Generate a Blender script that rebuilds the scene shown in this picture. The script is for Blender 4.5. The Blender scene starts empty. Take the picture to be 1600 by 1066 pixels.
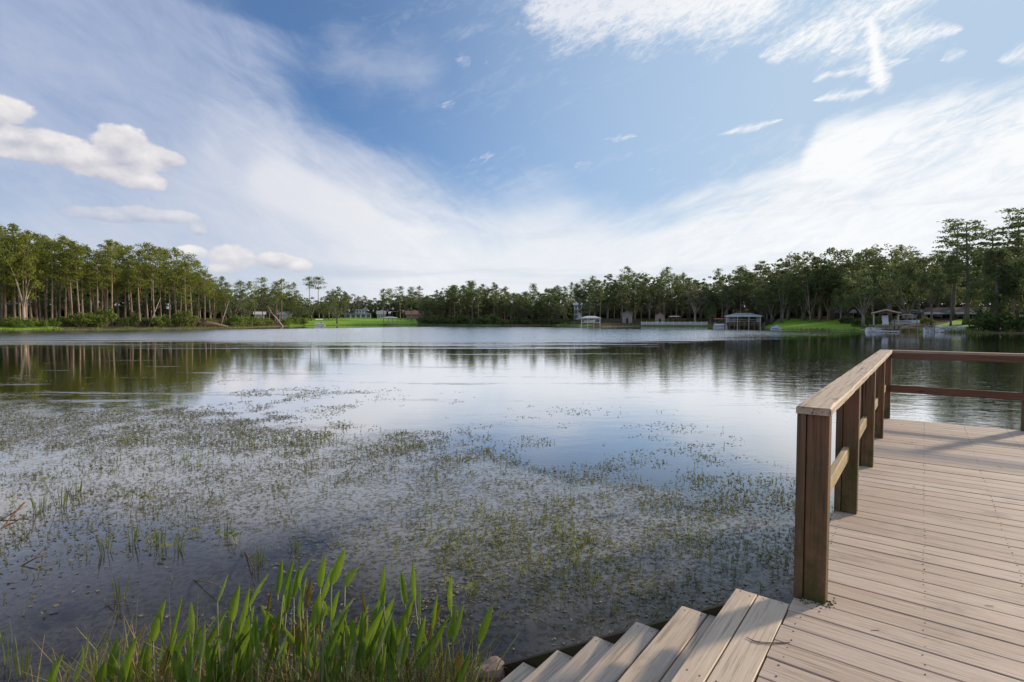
import bpy, math, random
import numpy as np
from mathutils import Vector, Matrix

random.seed(7)
rng = np.random.default_rng(11)
scene = bpy.context.scene
col = scene.collection
PI = math.pi
R = math.radians

# ------------------------------------------------------------------ camera
EYE = 2.5                       # eye height over the lake; the lake is z = 0
PITCH = R(2.28)
FPX = 829.5                     # focal length in pixels of the 1600 px wide photograph
cam_d = bpy.data.cameras.new('camera')
cam_d.sensor_width = 36.0
cam_d.lens = 36.0 * FPX / 1600.0
cam_d.clip_start = 0.05
cam_d.clip_end = 6000.0
cam = bpy.data.objects.new('camera', cam_d)
cam.location = (0, 0, EYE)
cam.rotation_euler = (PI / 2 - PITCH, 0, 0)
col.objects.link(cam)
scene.camera = cam

# ------------------------------------------------------------------ exposure
vs = scene.view_settings
scene.display_settings.display_device = 'sRGB'
vs.view_transform = 'Standard'
vs.look = 'None'
vs.exposure = 0.0
vs.gamma = 1.0
vs.use_curve_mapping = False
scene.cycles.max_bounces = 6
scene.cycles.transparent_max_bounces = 6
scene.cycles.use_denoising = True

# ------------------------------------------------------------------ sun
SUN_AZ, SUN_EL = R(64.0), R(20.0)       # to the east of the view, low
sun_d = bpy.data.lights.new('sun', 'SUN')
sun_d.energy = 4.4
sun_d.angle = R(4.0)
sun_d.color = (1.0, 0.86, 0.68)
sun = bpy.data.objects.new('sun', sun_d)
sv = Vector((math.sin(SUN_AZ) * math.cos(SUN_EL), math.cos(SUN_AZ) * math.cos(SUN_EL), math.sin(SUN_EL)))
sun.rotation_euler = sv.to_track_quat('Z', 'Y').to_euler()
sun.location = sv * 300
col.objects.link(sun)


# ------------------------------------------------------------------ view helpers
def ray(x, y):
    """unit direction through a point of the photograph (1600 x 1066)"""
    rx, ry = (x - 800.0) / FPX, -(y - 533.0) / FPX
    f = Vector((0, math.cos(PITCH), -math.sin(PITCH)))
    u = Vector((0, math.sin(PITCH), math.cos(PITCH)))
    return (f + Vector((1, 0, 0)) * rx + u * ry)


def AE(x, y):
    d = ray(x, y).normalized()
    return math.degrees(math.atan2(d.x, d.y)), math.degrees(math.asin(d.z))


def at(x, y, Y):
    """point seen at photo pixel (x, y) standing at distance Y ahead"""
    d = ray(x, y)
    return Vector((0, 0, EYE)) + d * (Y / d.y)


def on_water(x, y, z=0.0):
    d = ray(x, y)
    return Vector((0, 0, EYE)) + d * ((z - EYE) / d.z)


# ------------------------------------------------------------------ node helper
class N:
    """a scalar socket in a node tree with arithmetic"""
    def __init__(s, nt, sock): s.nt, s.s = nt, sock

    def _m(s, op, *a, clamp=False):
        n = s.nt.nodes.new('ShaderNodeMath'); n.operation = op; n.use_clamp = clamp
        for i, v in enumerate((s,) + a):
            if isinstance(v, N): s.nt.links.new(v.s, n.inputs[i])
            else: n.inputs[i].default_value = v
        return N(s.nt, n.outputs[0])

    def __add__(s, o): return s._m('ADD', o)
    __radd__ = __add__
    def __mul__(s, o): return s._m('MULTIPLY', o)
    __rmul__ = __mul__
    def __sub__(s, o): return s._m('SUBTRACT', o)
    def __rsub__(s, o): return (s * -1.0) + o
    def __truediv__(s, o): return s._m('DIVIDE', o)
    def max(s, o): return s._m('MAXIMUM', o)
    def min(s, o): return s._m('MINIMUM', o)
    def pow(s, o): return s._m('POWER', o)
    def clamp(s): return s._m('ADD', 0.0, clamp=True)

    def smooth(s, a, b, lo=0.0, hi=1.0):
        n = s.nt.nodes.new('ShaderNodeMapRange'); n.interpolation_type = 'SMOOTHSTEP'
        s.nt.links.new(s.s, n.inputs['Value'])
        for k, v in (('From Min', a), ('From Max', b), ('To Min', lo), ('To Max', hi)):
            if isinstance(v, N): s.nt.links.new(v.s, n.inputs[k])
            else: n.inputs[k].default_value = v
        return N(s.nt, n.outputs['Result'])

    def curve(s, pts, x0, x1, y0, y1):
        """piecewise curve through pts, given in real units"""
        t = ((s - x0) / (x1 - x0)).clamp()
        n = s.nt.nodes.new('ShaderNodeFloatCurve')
        c = n.mapping.curves[0]
        q = [((x - x0) / (x1 - x0), (y - y0) / (y1 - y0)) for x, y in sorted(pts)]
        c.points[0].location = q[0]; c.points[-1].location = q[-1]
        for p in q[1:-1]: c.points.new(*p)
        n.mapping.update()
        s.nt.links.new(t.s, n.inputs['Value'])
        return N(s.nt, n.outputs[0]) * (y1 - y0) + y0


def node(nt, kind, links=None, **kw):
    n = nt.nodes.new(kind)
    for k, v in kw.items(): setattr(n, k, v)
    for k, v in (links or {}).items():
        sock = n.inputs[k]
        if isinstance(v, N): nt.links.new(v.s, sock)
        elif isinstance(v, bpy.types.NodeSocket): nt.links.new(v, sock)
        else: sock.default_value = v
    return n


def combine(nt, x, y, z=0.0):
    return node(nt, 'ShaderNodeCombineXYZ', {0: x, 1: y, 2: z}).outputs[0]


def noise(nt, vec, scale=1.0, detail=4.0, rough=0.5, dist=0.0, out='Fac', dims='3D'):
    n = node(nt, 'ShaderNodeTexNoise', {'Vector': vec, 'Scale': scale, 'Detail': detail, 'Roughness': rough, 'Distortion': dist}, noise_dimensions=dims)
    return N(nt, n.outputs['Fac']) if out == 'Fac' else n.outputs['Color']


def mixc(nt, fac, a, b, blend='MIX'):
    n = nt.nodes.new('ShaderNodeMix'); n.data_type = 'RGBA'; n.blend_type = blend
    for i, v in ((0, fac), (6, a), (7, b)):
        if isinstance(v, N): nt.links.new(v.s, n.inputs[i])
        elif isinstance(v, bpy.types.NodeSocket): nt.links.new(v, n.inputs[i])
        else: n.inputs[i].default_value = v if i == 0 else (*v, 1.0)[:4]
    return n.outputs[2]


def lin(r, g, b):
    f = lambda c: (c / 255 / 12.92) if c <= 10 else ((c / 255 + 0.055) / 1.055) ** 2.4
    return (f(r), f(g), f(b))


# ------------------------------------------------------------------ world: sky and cloud
SKY_STRENGTH = 0.1
world = bpy.data.worlds.new('World')
scene.world = world
world.use_nodes = True
nt = world.node_tree
nt.nodes.clear()
sky = node(nt, 'ShaderNodeTexSky')
sky.sky_type = 'NISHITA'
sky.sun_disc = False
sky.sun_elevation = SUN_EL
sky.sun_rotation = SUN_AZ
sky.altitude = 0
sky.air_density = 1.0
sky.dust_density = 0.6
sky.ozone_density = 2.0
tc = node(nt, 'ShaderNodeTexCoord')
sep = node(nt, 'ShaderNodeSeparateXYZ', {0: tc.outputs['Generated']})
dx, dy, dz = (N(nt, o) for o in sep.outputs)
az = dx._m('ARCTAN2', dy) * (180 / PI)
el = dz._m('ARCSINE') * (180 / PI)


def sky_rgb(r, g, b):                          # a colour of the sky as seen, before the background strength
    return tuple(c / SKY_STRENGTH for c in lin(r, g, b))


def rot_coords(ang, sx, sy, seed):
    """az/el turned by ang degrees, stretched along the streaks"""
    c, s_ = math.cos(R(ang)), math.sin(R(ang))
    a = (az * c + el * s_) * sx
    b = (el * c - az * s_) * sy
    return combine(nt, a, b, seed)


def capsule(p0, p1, r, taper=False):
    """0..1 inside a soft capsule between two photo pixels, in az/el degrees; r in degrees"""
    (a0, e0), (a1, e1) = AE(*p0), AE(*p1)
    L2 = (a1 - a0) ** 2 + (e1 - e0) ** 2
    t = (((az - a0) * (a1 - a0) + (el - e0) * (e1 - e0)) / L2).clamp()
    if taper:
        k = t * 2.0 - 1.0
        r = (1.0 - k * k * 0.85) * r
    ex = az - a0 - t * (a1 - a0)
    ey = el - e0 - t * (e1 - e0)
    d = (ex * ex + ey * ey)._m('SQRT')
    return 1.0 - d / r


n_left = noise(nt, rot_coords(-28, 0.035, 0.10, 1.3), 1.0, 6, 0.58, 0.6)
n_left2 = noise(nt, rot_coords(-24, 0.11, 0.34, 6.3), 1.0, 8, 0.66, 0.7)
n_left3 = noise(nt, rot_coords(-40, 0.30, 0.60, 8.3), 1.0, 7, 0.66, 0.5)
l2 = (n_left2 * 0.65 + n_left3 * 0.35 - 0.5) * 2.6
n_right = noise(nt, rot_coords(17, 0.05, 0.22, 7.1), 1.0, 8, 0.62, 0.5)
n_fine = noise(nt, rot_coords(12, 0.22, 0.55, 3.7), 1.0, 6, 0.65, 0.3)
nl, nr = (n_left - 0.5) * 2.4, (n_right - 0.5) * 2.4
n_low = noise(nt, combine(nt, az * 0.035, el * 0.32, 5.0), 1.0, 6, 0.55, 0.3)
n_wisp = noise(nt, rot_coords(20, 0.30, 0.95, 2.2), 1.0, 7, 0.68, 0.8)
nf, nw = (n_fine - 0.5) * 2.4, (n_wisp - 0.5) * 2.4
n_tiny = noise(nt, rot_coords(22, 0.9, 2.6, 4.4), 1.0, 6, 0.7, 0.5)
nt_ = (n_tiny - 0.5) * 2.4
n_puff2 = noise(nt, combine(nt, az * 0.95, el * 1.25, 4.0), 1.0, 7, 0.6, 0.3)
p2_ = (n_puff2 - 0.5) * 2.4
n_puff = noise(nt, combine(nt, az * 0.30, el * 0.42, 9.0), 1.0, 7, 0.55, 0.2)

c = sky.outputs[0]
# blue of the clear part, a little deeper than the model's
c = mixc(nt, 1.0, c, (0.42, 0.84, 1.32), 'MULTIPLY')

# pale milk over the blue, growing toward the sun and the horizon
pale = (az.smooth(-24, 26) * 0.76 * el.smooth(62, 20, 0.50, 1.0) + az.smooth(16, 42) * 0.25 + 0.14).clamp()
c = mixc(nt, pale, c, sky_rgb(184, 207, 231))

# thin lavender veil over the western half of the sky
vp = [AE(*q)[::-1] for q in ((318, -40), (335, 0), (405, 35), (478, 72), (468, 125), (492, 185), (560, 222), (640, 252))]
veil_edge = el.curve(vp + [(-5, -2), (60, -38), (90, -60)], -5, 90, -60, 0)
v = (veil_edge - az + nl * 2.6 + l2 * 4.6).smooth(-3.5, 8)
veil_a = v * (0.66 + nl * 0.14 + l2 * 0.36) * el.smooth(42, 16, 0.66, 1.0)
c = mixc(nt, veil_a.clamp() * 0.92, c, mixc(nt, el.smooth(6, 32), sky_rgb(206, 211, 226), sky_rgb(192, 203, 229)))

# the bright bank of cirrus that fills the lower sky; its upper edge by azimuth
pts = [(-90, 12), AE(-200, 330), AE(100, 300), AE(300, 190), AE(360, 110), AE(430, 125), AE(480, 190), AE(560, 222), AE(640, 255), AE(700, 285), AE(760, 296),
       AE(850, 288), AE(950, 306), AE(1010, 322), AE(1100, 304), AE(1190, 286), AE(1245, 265), AE(1290, 196), AE(1400, 168), AE(1500, 130), AE(1600, 112), (60, 36), (90, 36)]
edge = az.curve(pts, -90, 90, 0, 45)
d_edge = edge - el + ((n_left - 0.5) * 4.0 + l2 * 1.5) * az.smooth(0, 14, 1.0, 0.25) + (n_right - 0.5) * az.smooth(-4, 14, 1.5, 6.5)
bank = d_edge.smooth(az.smooth(2, 24, -2.0, -0.8), az.smooth(2, 26, 7.0, 2.2))
streak = (n_right * 0.5 + n_wisp * 0.5).smooth(0.36, 0.56)
bank_a = bank * (az.smooth(-30, -10, 0.58, 0.94) + l2 * az.smooth(8, -12) * 0.32) * (1.0 - (1.0 - streak) * az.smooth(0, 22, 0.12, 0.62) * el.smooth(7, 19, 0.35, 1.15))
bank_c = mixc(nt, az.smooth(-38, -4), sky_rgb(208, 214, 229), sky_rgb(240, 242, 246))
bank_c = mixc(nt, az.smooth(2, 32), bank_c, sky_rgb(253, 254, 255))
bank_c = mixc(nt, n_low.smooth(0.52, 0.74) * el.smooth(18, 6) * 0.75, bank_c, sky_rgb(206, 214, 226))
c = mixc(nt, bank_a.clamp(), c, bank_c)
# whiter patch inside the bank on the west
w = (capsule((430, 285), (560, 330), 3.6) + (n_left - 0.5) * 1.6).smooth(0.05, 0.8) * 0.6
c = mixc(nt, w.clamp(), c, sky_rgb(236, 236, 240))

# torn white clouds high on the east
hi_a = (capsule((880, -20), (1180, -40), 6.2) + nf * 0.45 + nt_ * 0.30).smooth(0.08, 0.75) * (n_tiny.smooth(0.30, 0.56) * 0.35 + 0.65)
for p0, p1, r_, k in (((1190, 88), (1480, -30), 3.9, 1.0), ((1300, 80), (1500, 45), 2.6, 0.95), ((1290, 118), (1420, 92), 1.0, 0.8), ((1272, 157), (1372, 140), 0.9, 0.95),
                      ((1470, 95), (1510, 80), 1.1, 0.75), ((1560, 95), (1640, 75), 1.5, 0.75), ((1122, 211), (1222, 187), 0.62, 0.85), ((1270, 128), (1300, 112), 0.7, 0.8)):
    m = (capsule(p0, p1, r_, True) * 0.9 + nr * 0.35 + nw * 0.6 + nt_ * 0.4).smooth(0.18, 1.15) * k * (n_tiny.smooth(0.34, 0.58) * 0.35 + 0.65)
    hi_a = hi_a.max(m)
trail = (capsule((1360, 35), (1376, 128), 1.5) + nw * 0.5 + nt_ * 0.35).smooth(0.25, 0.95)
hi_a = hi_a.max(trail)
for p0, p1, r_ in (((712, 93), (736, 95), 0.85), ((757, 96), (763, 95), 0.5), ((736, 251), (774, 241), 0.75), ((895, 262), (930, 253), 0.65), ((1015, 266), (1055, 261), 0.6), ((945, 218), (995, 213), 0.42), ((690, 168), (712, 160), 0.7), ((640, 142), (644, 141), 0.3)):
    hi_a = hi_a.max((capsule(p0, p1, r_ * 1.7, True) * 0.62 + nw * 0.5 + nt_ * 0.75).smooth(0.34, 1.15) * 0.62)
# faint veils in the blue
hi_a = hi_a.max(((n_wisp * 0.5 + n_right * 0.5 - 0.47) * 3.2 + l2 * 0.12).smooth(0.1, 1.0) * 0.34 * el.smooth(6, 14) * az.smooth(-24, -12))
hi_a = hi_a.max((capsule((540, 95), (650, 110), 5.0) + nf * 0.5).smooth(0.2, 1.3) * 0.30)
c = mixc(nt, hi_a.clamp() * 0.94, c, mixc(nt, az.smooth(2, 30), sky_rgb(232, 235, 242), sky_rgb(255, 255, 255)))


# heaped clouds low on the west
def heap(blobs, de):
    best = None
    for (x, y, ra, re) in blobs:
        a0, e0 = AE(x, y)
        ea = (az - a0) / ra
        ee = (el - (e0 - de)) / re
        g = 1.0 - (ea * ea + ee * ee)._m('SQRT')
        best = g if best is None else best._m('SMOOTH_MAX', g, 0.25)
    return best


blobs = [(-12, 168, 2.7, 1.3), (-30, 208, 3.2, 0.9), (15, 213, 3.0, 1.0), (72, 220, 2.9, 1.05), (60, 238, 4.6, 0.95), (130, 246, 4.0, 1.2), (190, 222, 2.4, 1.5), (222, 243, 3.2, 1.35), (266, 247, 1.6, 0.85),
         (170, 266, 3.4, 0.95), (215, 280, 2.3, 0.95), (245, 291, 0.9, 0.55),
         (170, 335, 3.4, 0.75), (225, 335, 2.8, 0.8), (270, 338, 2.4, 0.6), (310, 358, 0.9, 0.7),
         (365, 402, 2.4, 1.3), (300, 394, 1.4, 0.7), (430, 407, 2.2, 0.95), (465, 414, 1.6, 0.8), (350, 418, 1.6, 0.6)]
h0 = heap(blobs, 0.0) + (n_puff - 0.5) * 0.9
h1 = heap(blobs, 0.7) + (n_puff - 0.5) * 0.9
thin = el.smooth(7.4, 8.2) * el.smooth(11.4, 10.6) * az.smooth(-24.5, -26.5)
ha = (h0 + p2_ * 0.17 + nt_ * 0.06 + nw * thin * 0.18).smooth(0.02, 0.30) * (1.0 - thin * 0.45)
lit = ((h0 - h1) * 0.40 + 0.50 + (n_puff - 0.5) * 1.3 + p2_ * 0.22 - thin * 0.25).clamp()
heap_c = mixc(nt, lit, sky_rgb(176, 180, 198), sky_rgb(248, 244, 242))
c = mixc(nt, (ha * el.smooth(2.5, 11, 0.75, 1.0)).clamp(), c, heap_c)
# below the horizon: dim ground tone (never seen, the ground covers it)
c = mixc(nt, el.smooth(-1.0, -4.0), c, sky_rgb(120, 125, 118))
world.cycles.sampling_method = 'MANUAL'
world.cycles.sample_map_resolution = 512
bg = node(nt, 'ShaderNodeBackground', {0: c, 1: SKY_STRENGTH})
wo = node(nt, 'ShaderNodeOutputWorld', {0: bg.outputs[0]})


# ------------------------------------------------------------------ mesh helpers
def new_mesh(name, verts, faces, mats=(), smooth=False):
    """faces: list of tuples, or an (n, k) array"""
    me = bpy.data.meshes.new(name)
    v = np.asarray(verts, dtype=np.float32).reshape(-1, 3)
    if isinstance(faces, np.ndarray):
        n, k = faces.shape
        me.vertices.add(len(v)); me.vertices.foreach_set('co', v.ravel())
        me.loops.add(n * k); me.loops.foreach_set('vertex_index', faces.astype(np.int32).ravel())
        me.polygons.add(n)
        me.polygons.foreach_set('loop_start', np.arange(0, n * k, k, dtype=np.int32))
        me.polygons.foreach_set('loop_total', np.full(n, k, dtype=np.int32))
        me.update(calc_edges=True)
    else:
        me.from_pydata(v.tolist(), [], faces)
        me.update()
    for m in mats: me.materials.append(m)
    if smooth: me.polygons.foreach_set('use_smooth', np.ones(len(me.polygons), dtype=bool))
    return me


def link(name, me, parent=None, loc=(0, 0, 0), rot=(0, 0, 0), **props):
    o = bpy.data.objects.new(name, me)
    col.objects.link(o)
    o.location = loc; o.rotation_euler = rot
    if parent is not None: o.parent = parent
    for k, v in props.items():
        if v is not None: o[k] = v
    return o


def thing(name, label, category, loc=(0, 0, 0), rotz=0.0, group=None):
    return link(name, None, None, loc, (0, 0, rotz), label=label, category=category, group=group)


class MB:
    """collects simple solids into one mesh"""
    def __init__(s): s.v, s.f = [], []

    def add(s, vs, fs):
        b = len(s.v); s.v += [tuple(p) for p in vs]; s.f += [tuple(i + b for i in f) for f in fs]
        return s

    def box(s, x0, x1, y0, y1, z0, z1):
        vs = [(x, y, z) for z in (z0, z1) for y in (y0, y1) for x in (x0, x1)]
        return s.add(vs, [(0, 2, 3, 1), (4, 5, 7, 6), (0, 1, 5, 4), (2, 6, 7, 3), (0, 4, 6, 2), (1, 3, 7, 5)])

    def prism(s, pts, a0, a1, axis):
        """polygon pts extruded from a0 to a1 along axis (0 x, 1 y, 2 z); pts are in the other two axes in order"""
        n = len(pts)
        def P(p, a):
            return (a, p[0], p[1]) if axis == 0 else (p[0], a, p[1]) if axis == 1 else (p[0], p[1], a)
        vs = [P(p, a0) for p in pts] + [P(p, a1) for p in pts]
        fs = [tuple(range(n))[::-1], tuple(range(n, 2 * n))] + [(i, (i + 1) % n, n + (i + 1) % n, n + i) for i in range(n)]
        if axis == 1: fs = [f[::-1] for f in fs]
        return s.add(vs, fs)

    def tube(s, path, radii, sides=8, cap=True):
        path = [Vector(p) for p in path]
        if not hasattr(radii, '__len__'): radii = [radii] * len(path)
        rings = []
        for i, p in enumerate(path):
            t = (path[min(i + 1, len(path) - 1)] - path[max(i - 1, 0)]).normalized()
            a = t.cross(Vector((0.31, 0.95, 0.02)))
            if a.length < 1e-3: a = t.cross(Vector((1, 0, 0)))
            a.normalize(); b = t.cross(a)
            rings.append([p + (a * math.cos(k * 2 * PI / sides) + b * math.sin(k * 2 * PI / sides)) * radii[i] for k in range(sides)])
        vs = [q for r_ in rings for q in r_]
        fs = [(i * sides + k, i * sides + (k + 1) % sides, (i + 1) * sides + (k + 1) % sides, (i + 1) * sides + k) for i in range(len(path) - 1) for k in range(sides)]
        if cap: fs += [tuple(range(sides))[::-1], tuple(range((len(path) - 1) * sides, len(path) * sides))]
        return s.add(vs, fs)

    def mesh(s, name, *mats, smooth=False): return new_mesh(name, s.v, s.f, mats, smooth)


def chamfer_rect(a0, a1, b0, b1, c):
    return [(a0 + c, b0), (a1 - c, b0), (a1, b0 + c), (a1, b1 - c), (a1 - c, b1), (a0 + c, b1), (a0, b1 - c), (a0, b0 + c)]


# ------------------------------------------------------------------ materials
def mat(name, rough=0.7, spec=0.4):
    m = bpy.data.materials.new(name); m.use_nodes = True
    t = m.node_tree; b = t.nodes['Principled BSDF']
    b.inputs['Roughness'].default_value = rough
    b.inputs['Specular IOR Level'].default_value = spec
    return m, t, b


def coords(t, kind='Object'):
    return node(t, 'ShaderNodeTexCoord').outputs[kind]


def scaled(t, vec, s, off=None):
    n = node(t, 'ShaderNodeVectorMath', {0: vec, 1: s}, operation='MULTIPLY').outputs[0]
    if off is not None:
        n = node(t, 'ShaderNodeVectorMath', {0: n, 1: off}, operation='ADD').outputs[0]
    return n


def obj_random(t): return N(t, node(t, 'ShaderNodeObjectInfo').outputs['Random'])


def bump(t, b, h, strength=0.3, dist=0.01):
    n = node(t, 'ShaderNodeBump', {'Height': h, 'Strength': strength, 'Distance': dist})
    t.links.new(n.outputs[0], b.inputs['Normal'])


def plain(name, rgb, rough=0.7, var=0.12, scale=3.0, spec=0.35):
    """a colour with a little wear"""
    m, t, b = mat(name, rough, spec)
    n = noise(t, coords(t), scale, 5, 0.6)
    t.links.new(mixc(t, n.smooth(0.35, 0.65), tuple(c * (1 - var) for c in rgb), tuple(min(1, c * (1 + var)) for c in rgb)), b.inputs['Base Color'])
    return m


def wood_mat(name, cols, along, grain=(70, 3.0), rough=0.75, spec=0.25, algae=0.0, bumpiness=0.25, dirt=0.25, contrast=1.0, cracks=0.0):
    """long-grained board; along = local axis of the grain (0, 1 or 2)"""
    m, t, b = mat(name, rough, spec)
    rnd = obj_random(t)
    co = coords(t)
    s = [grain[0]] * 3; s[along] = grain[1]
    off = combine(t, rnd * 37.0, rnd * 91.0, rnd * 53.0)
    g = noise(t, scaled(t, co, tuple(s), off), 1.0, 5, 0.62, 0.4)
    s2 = [grain[0] * 0.16] * 3; s2[along] = grain[1] * 0.25
    g2 = noise(t, scaled(t, co, tuple(s2), off), 1.0, 3, 0.5, 0.6)
    sp = noise(t, scaled(t, co, (3.1, 3.1, 3.1), off), 1.0, 6, 0.65)
    a, bb, cc = cols
    base = mixc(t, rnd, a, bb)
    base = mixc(t, g2.smooth(0.36, 0.66) * 0.55, base, cc)
    base = mixc(t, (g.smooth(0.51, 0.68) * 0.50 * contrast).clamp(), base, tuple(c * 0.5 for c in a))
    base = mixc(t, (g.smooth(0.47, 0.31) * 0.28 * contrast).clamp(), base, tuple(min(1, c * 1.35) for c in bb))
    base = mixc(t, sp.smooth(0.52, 0.75) * dirt, base, (0.10, 0.085, 0.07))
    if cracks:
        s3 = [grain[0] * 0.55] * 3; s3[along] = grain[1] * 0.35
        ck = noise(t, scaled(t, co, tuple(s3), off), 1.0, 3, 0.45, 0.3)
        kn = node(t, 'ShaderNodeTexVoronoi', {'Vector': scaled(t, co, tuple(6.5 if i != along else 2.6 for i in range(3)), off), 'Scale': 1.0, 'Randomness': 1.0})
        knot = N(t, kn.outputs['Distance']).smooth(0.16, 0.06)
        base = mixc(t, (ck.smooth(0.655, 0.70) * cracks).clamp(), base, (0.018, 0.012, 0.009))
        base = mixc(t, knot * 0.75 * cracks, base, (0.03, 0.016, 0.01))
    if algae:
        geo = node(t, 'ShaderNodeNewGeometry')
        sp3 = node(t, 'ShaderNodeSeparateXYZ', {0: geo.outputs['Position']})
        low = N(t, sp3.outputs[2]).smooth(2.0, 1.15)
        base = mixc(t, (low * algae * sp.smooth(0.36, 0.6) + sp.smooth(0.55, 0.7) * 0.25 * algae).clamp(), base, (0.055, 0.06, 0.016))
    t.links.new(base, b.inputs['Base Color'])
    bump(t, b, g * 0.7 + g2 * 0.3, bumpiness, 0.004)
    return m


M = {}
M['deck'] = wood_mat('deck_composite', ((0.43, 0.32, 0.235), (0.545, 0.43, 0.335), (0.49, 0.345, 0.265)), 1, (95, 3.2), 0.62, 0.35, 0, 0.45, 0.36, 1.5)
M['tread'] = wood_mat('tread_composite', ((0.55, 0.41, 0.285), (0.61, 0.475, 0.345), (0.51, 0.39, 0.295)), 0, (80, 2.6), 0.62, 0.35, 0, 0.45, 0.34, 1.5)
M['post'] = wood_mat('weathered_post', ((0.145, 0.080, 0.048), (0.18, 0.102, 0.06), (0.22, 0.10, 0.055)), 2, (60, 2.2), 0.8, 0.2, 1.0, 0.6, 0.5, 1.7, 1.0)
M['post_edge'] = wood_mat('weathered_post_strip', ((0.15, 0.092, 0.058), (0.17, 0.108, 0.07), (0.13, 0.075, 0.046)), 2, (60, 2.2), 0.8, 0.2, 1.0, 0.6, 0.45, 1.7, 0.8)
M['cap_u'] = wood_mat('weathered_cap_long', ((0.47, 0.355, 0.255), (0.51, 0.395, 0.29), (0.40, 0.29, 0.215)), 0, (60, 2.2), 0.75, 0.25, 0.0, 0.6, 0.42, 1.6, 0.7)
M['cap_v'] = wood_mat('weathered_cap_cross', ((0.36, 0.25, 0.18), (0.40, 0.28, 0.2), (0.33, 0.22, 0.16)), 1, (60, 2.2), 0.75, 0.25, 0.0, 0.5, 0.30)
M['rail_u'] = wood_mat('rail_long', ((0.40, 0.30, 0.17), (0.44, 0.34, 0.2), (0.36, 0.26, 0.15)), 0, (60, 2.2), 0.8, 0.2, 0.25, 0.6, 0.4, 1.6, 0.8)
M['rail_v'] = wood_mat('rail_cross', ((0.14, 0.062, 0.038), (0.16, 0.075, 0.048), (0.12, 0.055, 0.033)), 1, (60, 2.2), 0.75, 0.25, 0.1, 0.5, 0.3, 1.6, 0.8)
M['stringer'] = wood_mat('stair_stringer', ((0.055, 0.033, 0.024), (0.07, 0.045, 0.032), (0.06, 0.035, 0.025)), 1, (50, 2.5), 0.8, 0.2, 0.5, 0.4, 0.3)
M['screw'] = plain('dark_screw', (0.035, 0.03, 0.027), 0.5)

# ------------------------------------------------------------------ lake outline (radius about a point in the lake)
CX, CY = 0.0, 45.0
far_px = [(-420, 522), (-200, 520), (0, 517.3), (60, 516.6), (130, 515.6), (200, 514.8), (300, 513.6), (370, 512.4), (400, 511.4), (440, 510), (480, 508.9), (560, 508.2), (640, 507.8),
          (700, 508.2), (760, 508.6), (850, 508.2), (905, 510.2), (940, 510.8), (1000, 510), (1105, 510.4), (1130, 511.8), (1190, 512.2), (1205, 514.6), (1260, 515.6), (1340, 516.4),
          (1352, 518.4), (1440, 519), (1520, 520.2), (1600, 521.2), (1800, 523)]
outline = [tuple(on_water(x, y)[:2]) for x, y in far_px]
outline += [(70, 45), (40, 14), (22, 6.0), (10, 3.4), (4, 2.9), (0.6, 3.3), (-0.35, 3.5), (-1.6, 3.05), (-4, 2.9), (-9, 3.0), (-20, 6), (-45, 14), (-85, 36), (-108, 62)]
ang = np.array([math.atan2(y - CY, x - CX) for x, y in outline])
rad = np.array([math.hypot(x - CX, y - CY) for x, y in outline])
NPH = 1800
phis = np.linspace(-PI, PI, NPH, endpoint=False)
# exact crossing of each ray with the outline polygon
pts_ = np.array(outline)
shore_r = np.zeros(NPH)
for i, ph in enumerate(phis):
    d = np.array([math.cos(ph), math.sin(ph)])
    best = 0.0
    for k in range(len(pts_)):
        p, q = pts_[k] - (CX, CY), pts_[(k + 1) % len(pts_)] - (CX, CY)
        e = q - p
        den = d[0] * (-e[1]) + d[1] * e[0]
        if abs(den) < 1e-9: continue
        t = (p[0] * (-e[1]) + p[1] * e[0]) / den
        s_ = (d[0] * p[1] - d[1] * p[0]) / den
        if t > 0 and -1e-6 <= s_ <= 1 + 1e-6: best = max(best, t)
    shore_r[i] = best
wob = sum(np.sin(phis * k + k * 1.7) * a for k, a in ((31, 0.25), (57, 0.2), (97, 0.15), (211, 0.10)))
wob = wob * np.clip((shore_r - 45) / 40, 0.0, 1.0)
shore_r = shore_r + wob * 1.2


def shore_at(x, y):
    ph = math.atan2(y - CY, x - CX)
    return float(np.interp(ph, phis, shore_r, period=2 * PI))


PROF_X = [-6, -2, 0, 3, 15, 27, 41, 80, 200, 3000]
PROF_Z = [-1.2, -0.35, 0.02, 0.25, 0.95, 1.7, 2.9, 4.0, 5.0, 6.0]


def ground_z(x, y):
    return float(np.interp(math.hypot(x - CX, y - CY) - shore_at(x, y), PROF_X, PROF_Z))


def shore_y(px):
    """distance ahead (world y) at which the view column px meets the far shore"""
    d = ray(px, 505); d = Vector((d.x / d.y, 1.0))
    lo, hi = 40.0, 400.0
    for _ in range(40):
        m_ = (lo + hi) / 2
        if math.hypot(d.x * m_ - CX, m_ - CY) < shore_at(d.x * m_, m_): lo = m_
        else: hi = m_
    return lo


def ring_sheet(name, i0, i1, offs, lift, m, **props):
    """a sheet following the terrain between ray indices i0..i1 at the given offsets from the shore"""
    idx = np.arange(i0, i1 + 1)
    vs, nf_ = [], []
    for o in offs:
        r_ = shore_r[idx % NPH] + o
        z = np.interp(o, PROF_X, PROF_Z) + lift
        vs.append(np.stack([CX + np.cos(phis[idx % NPH]) * r_, CY + np.sin(phis[idx % NPH]) * r_, np.full(len(idx), z)], 1))
    v = np.concatenate(vs)
    n = len(idx)
    k = np.arange(n - 1)
    f = np.concatenate([np.stack([a * n + k, (a + 1) * n + k, (a + 1) * n + k + 1, a * n + k + 1], 1) for a in range(len(offs) - 1)])
    return link(name, new_mesh(name, v, f[:, ::-1], (m,), True), None, **props)


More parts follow.
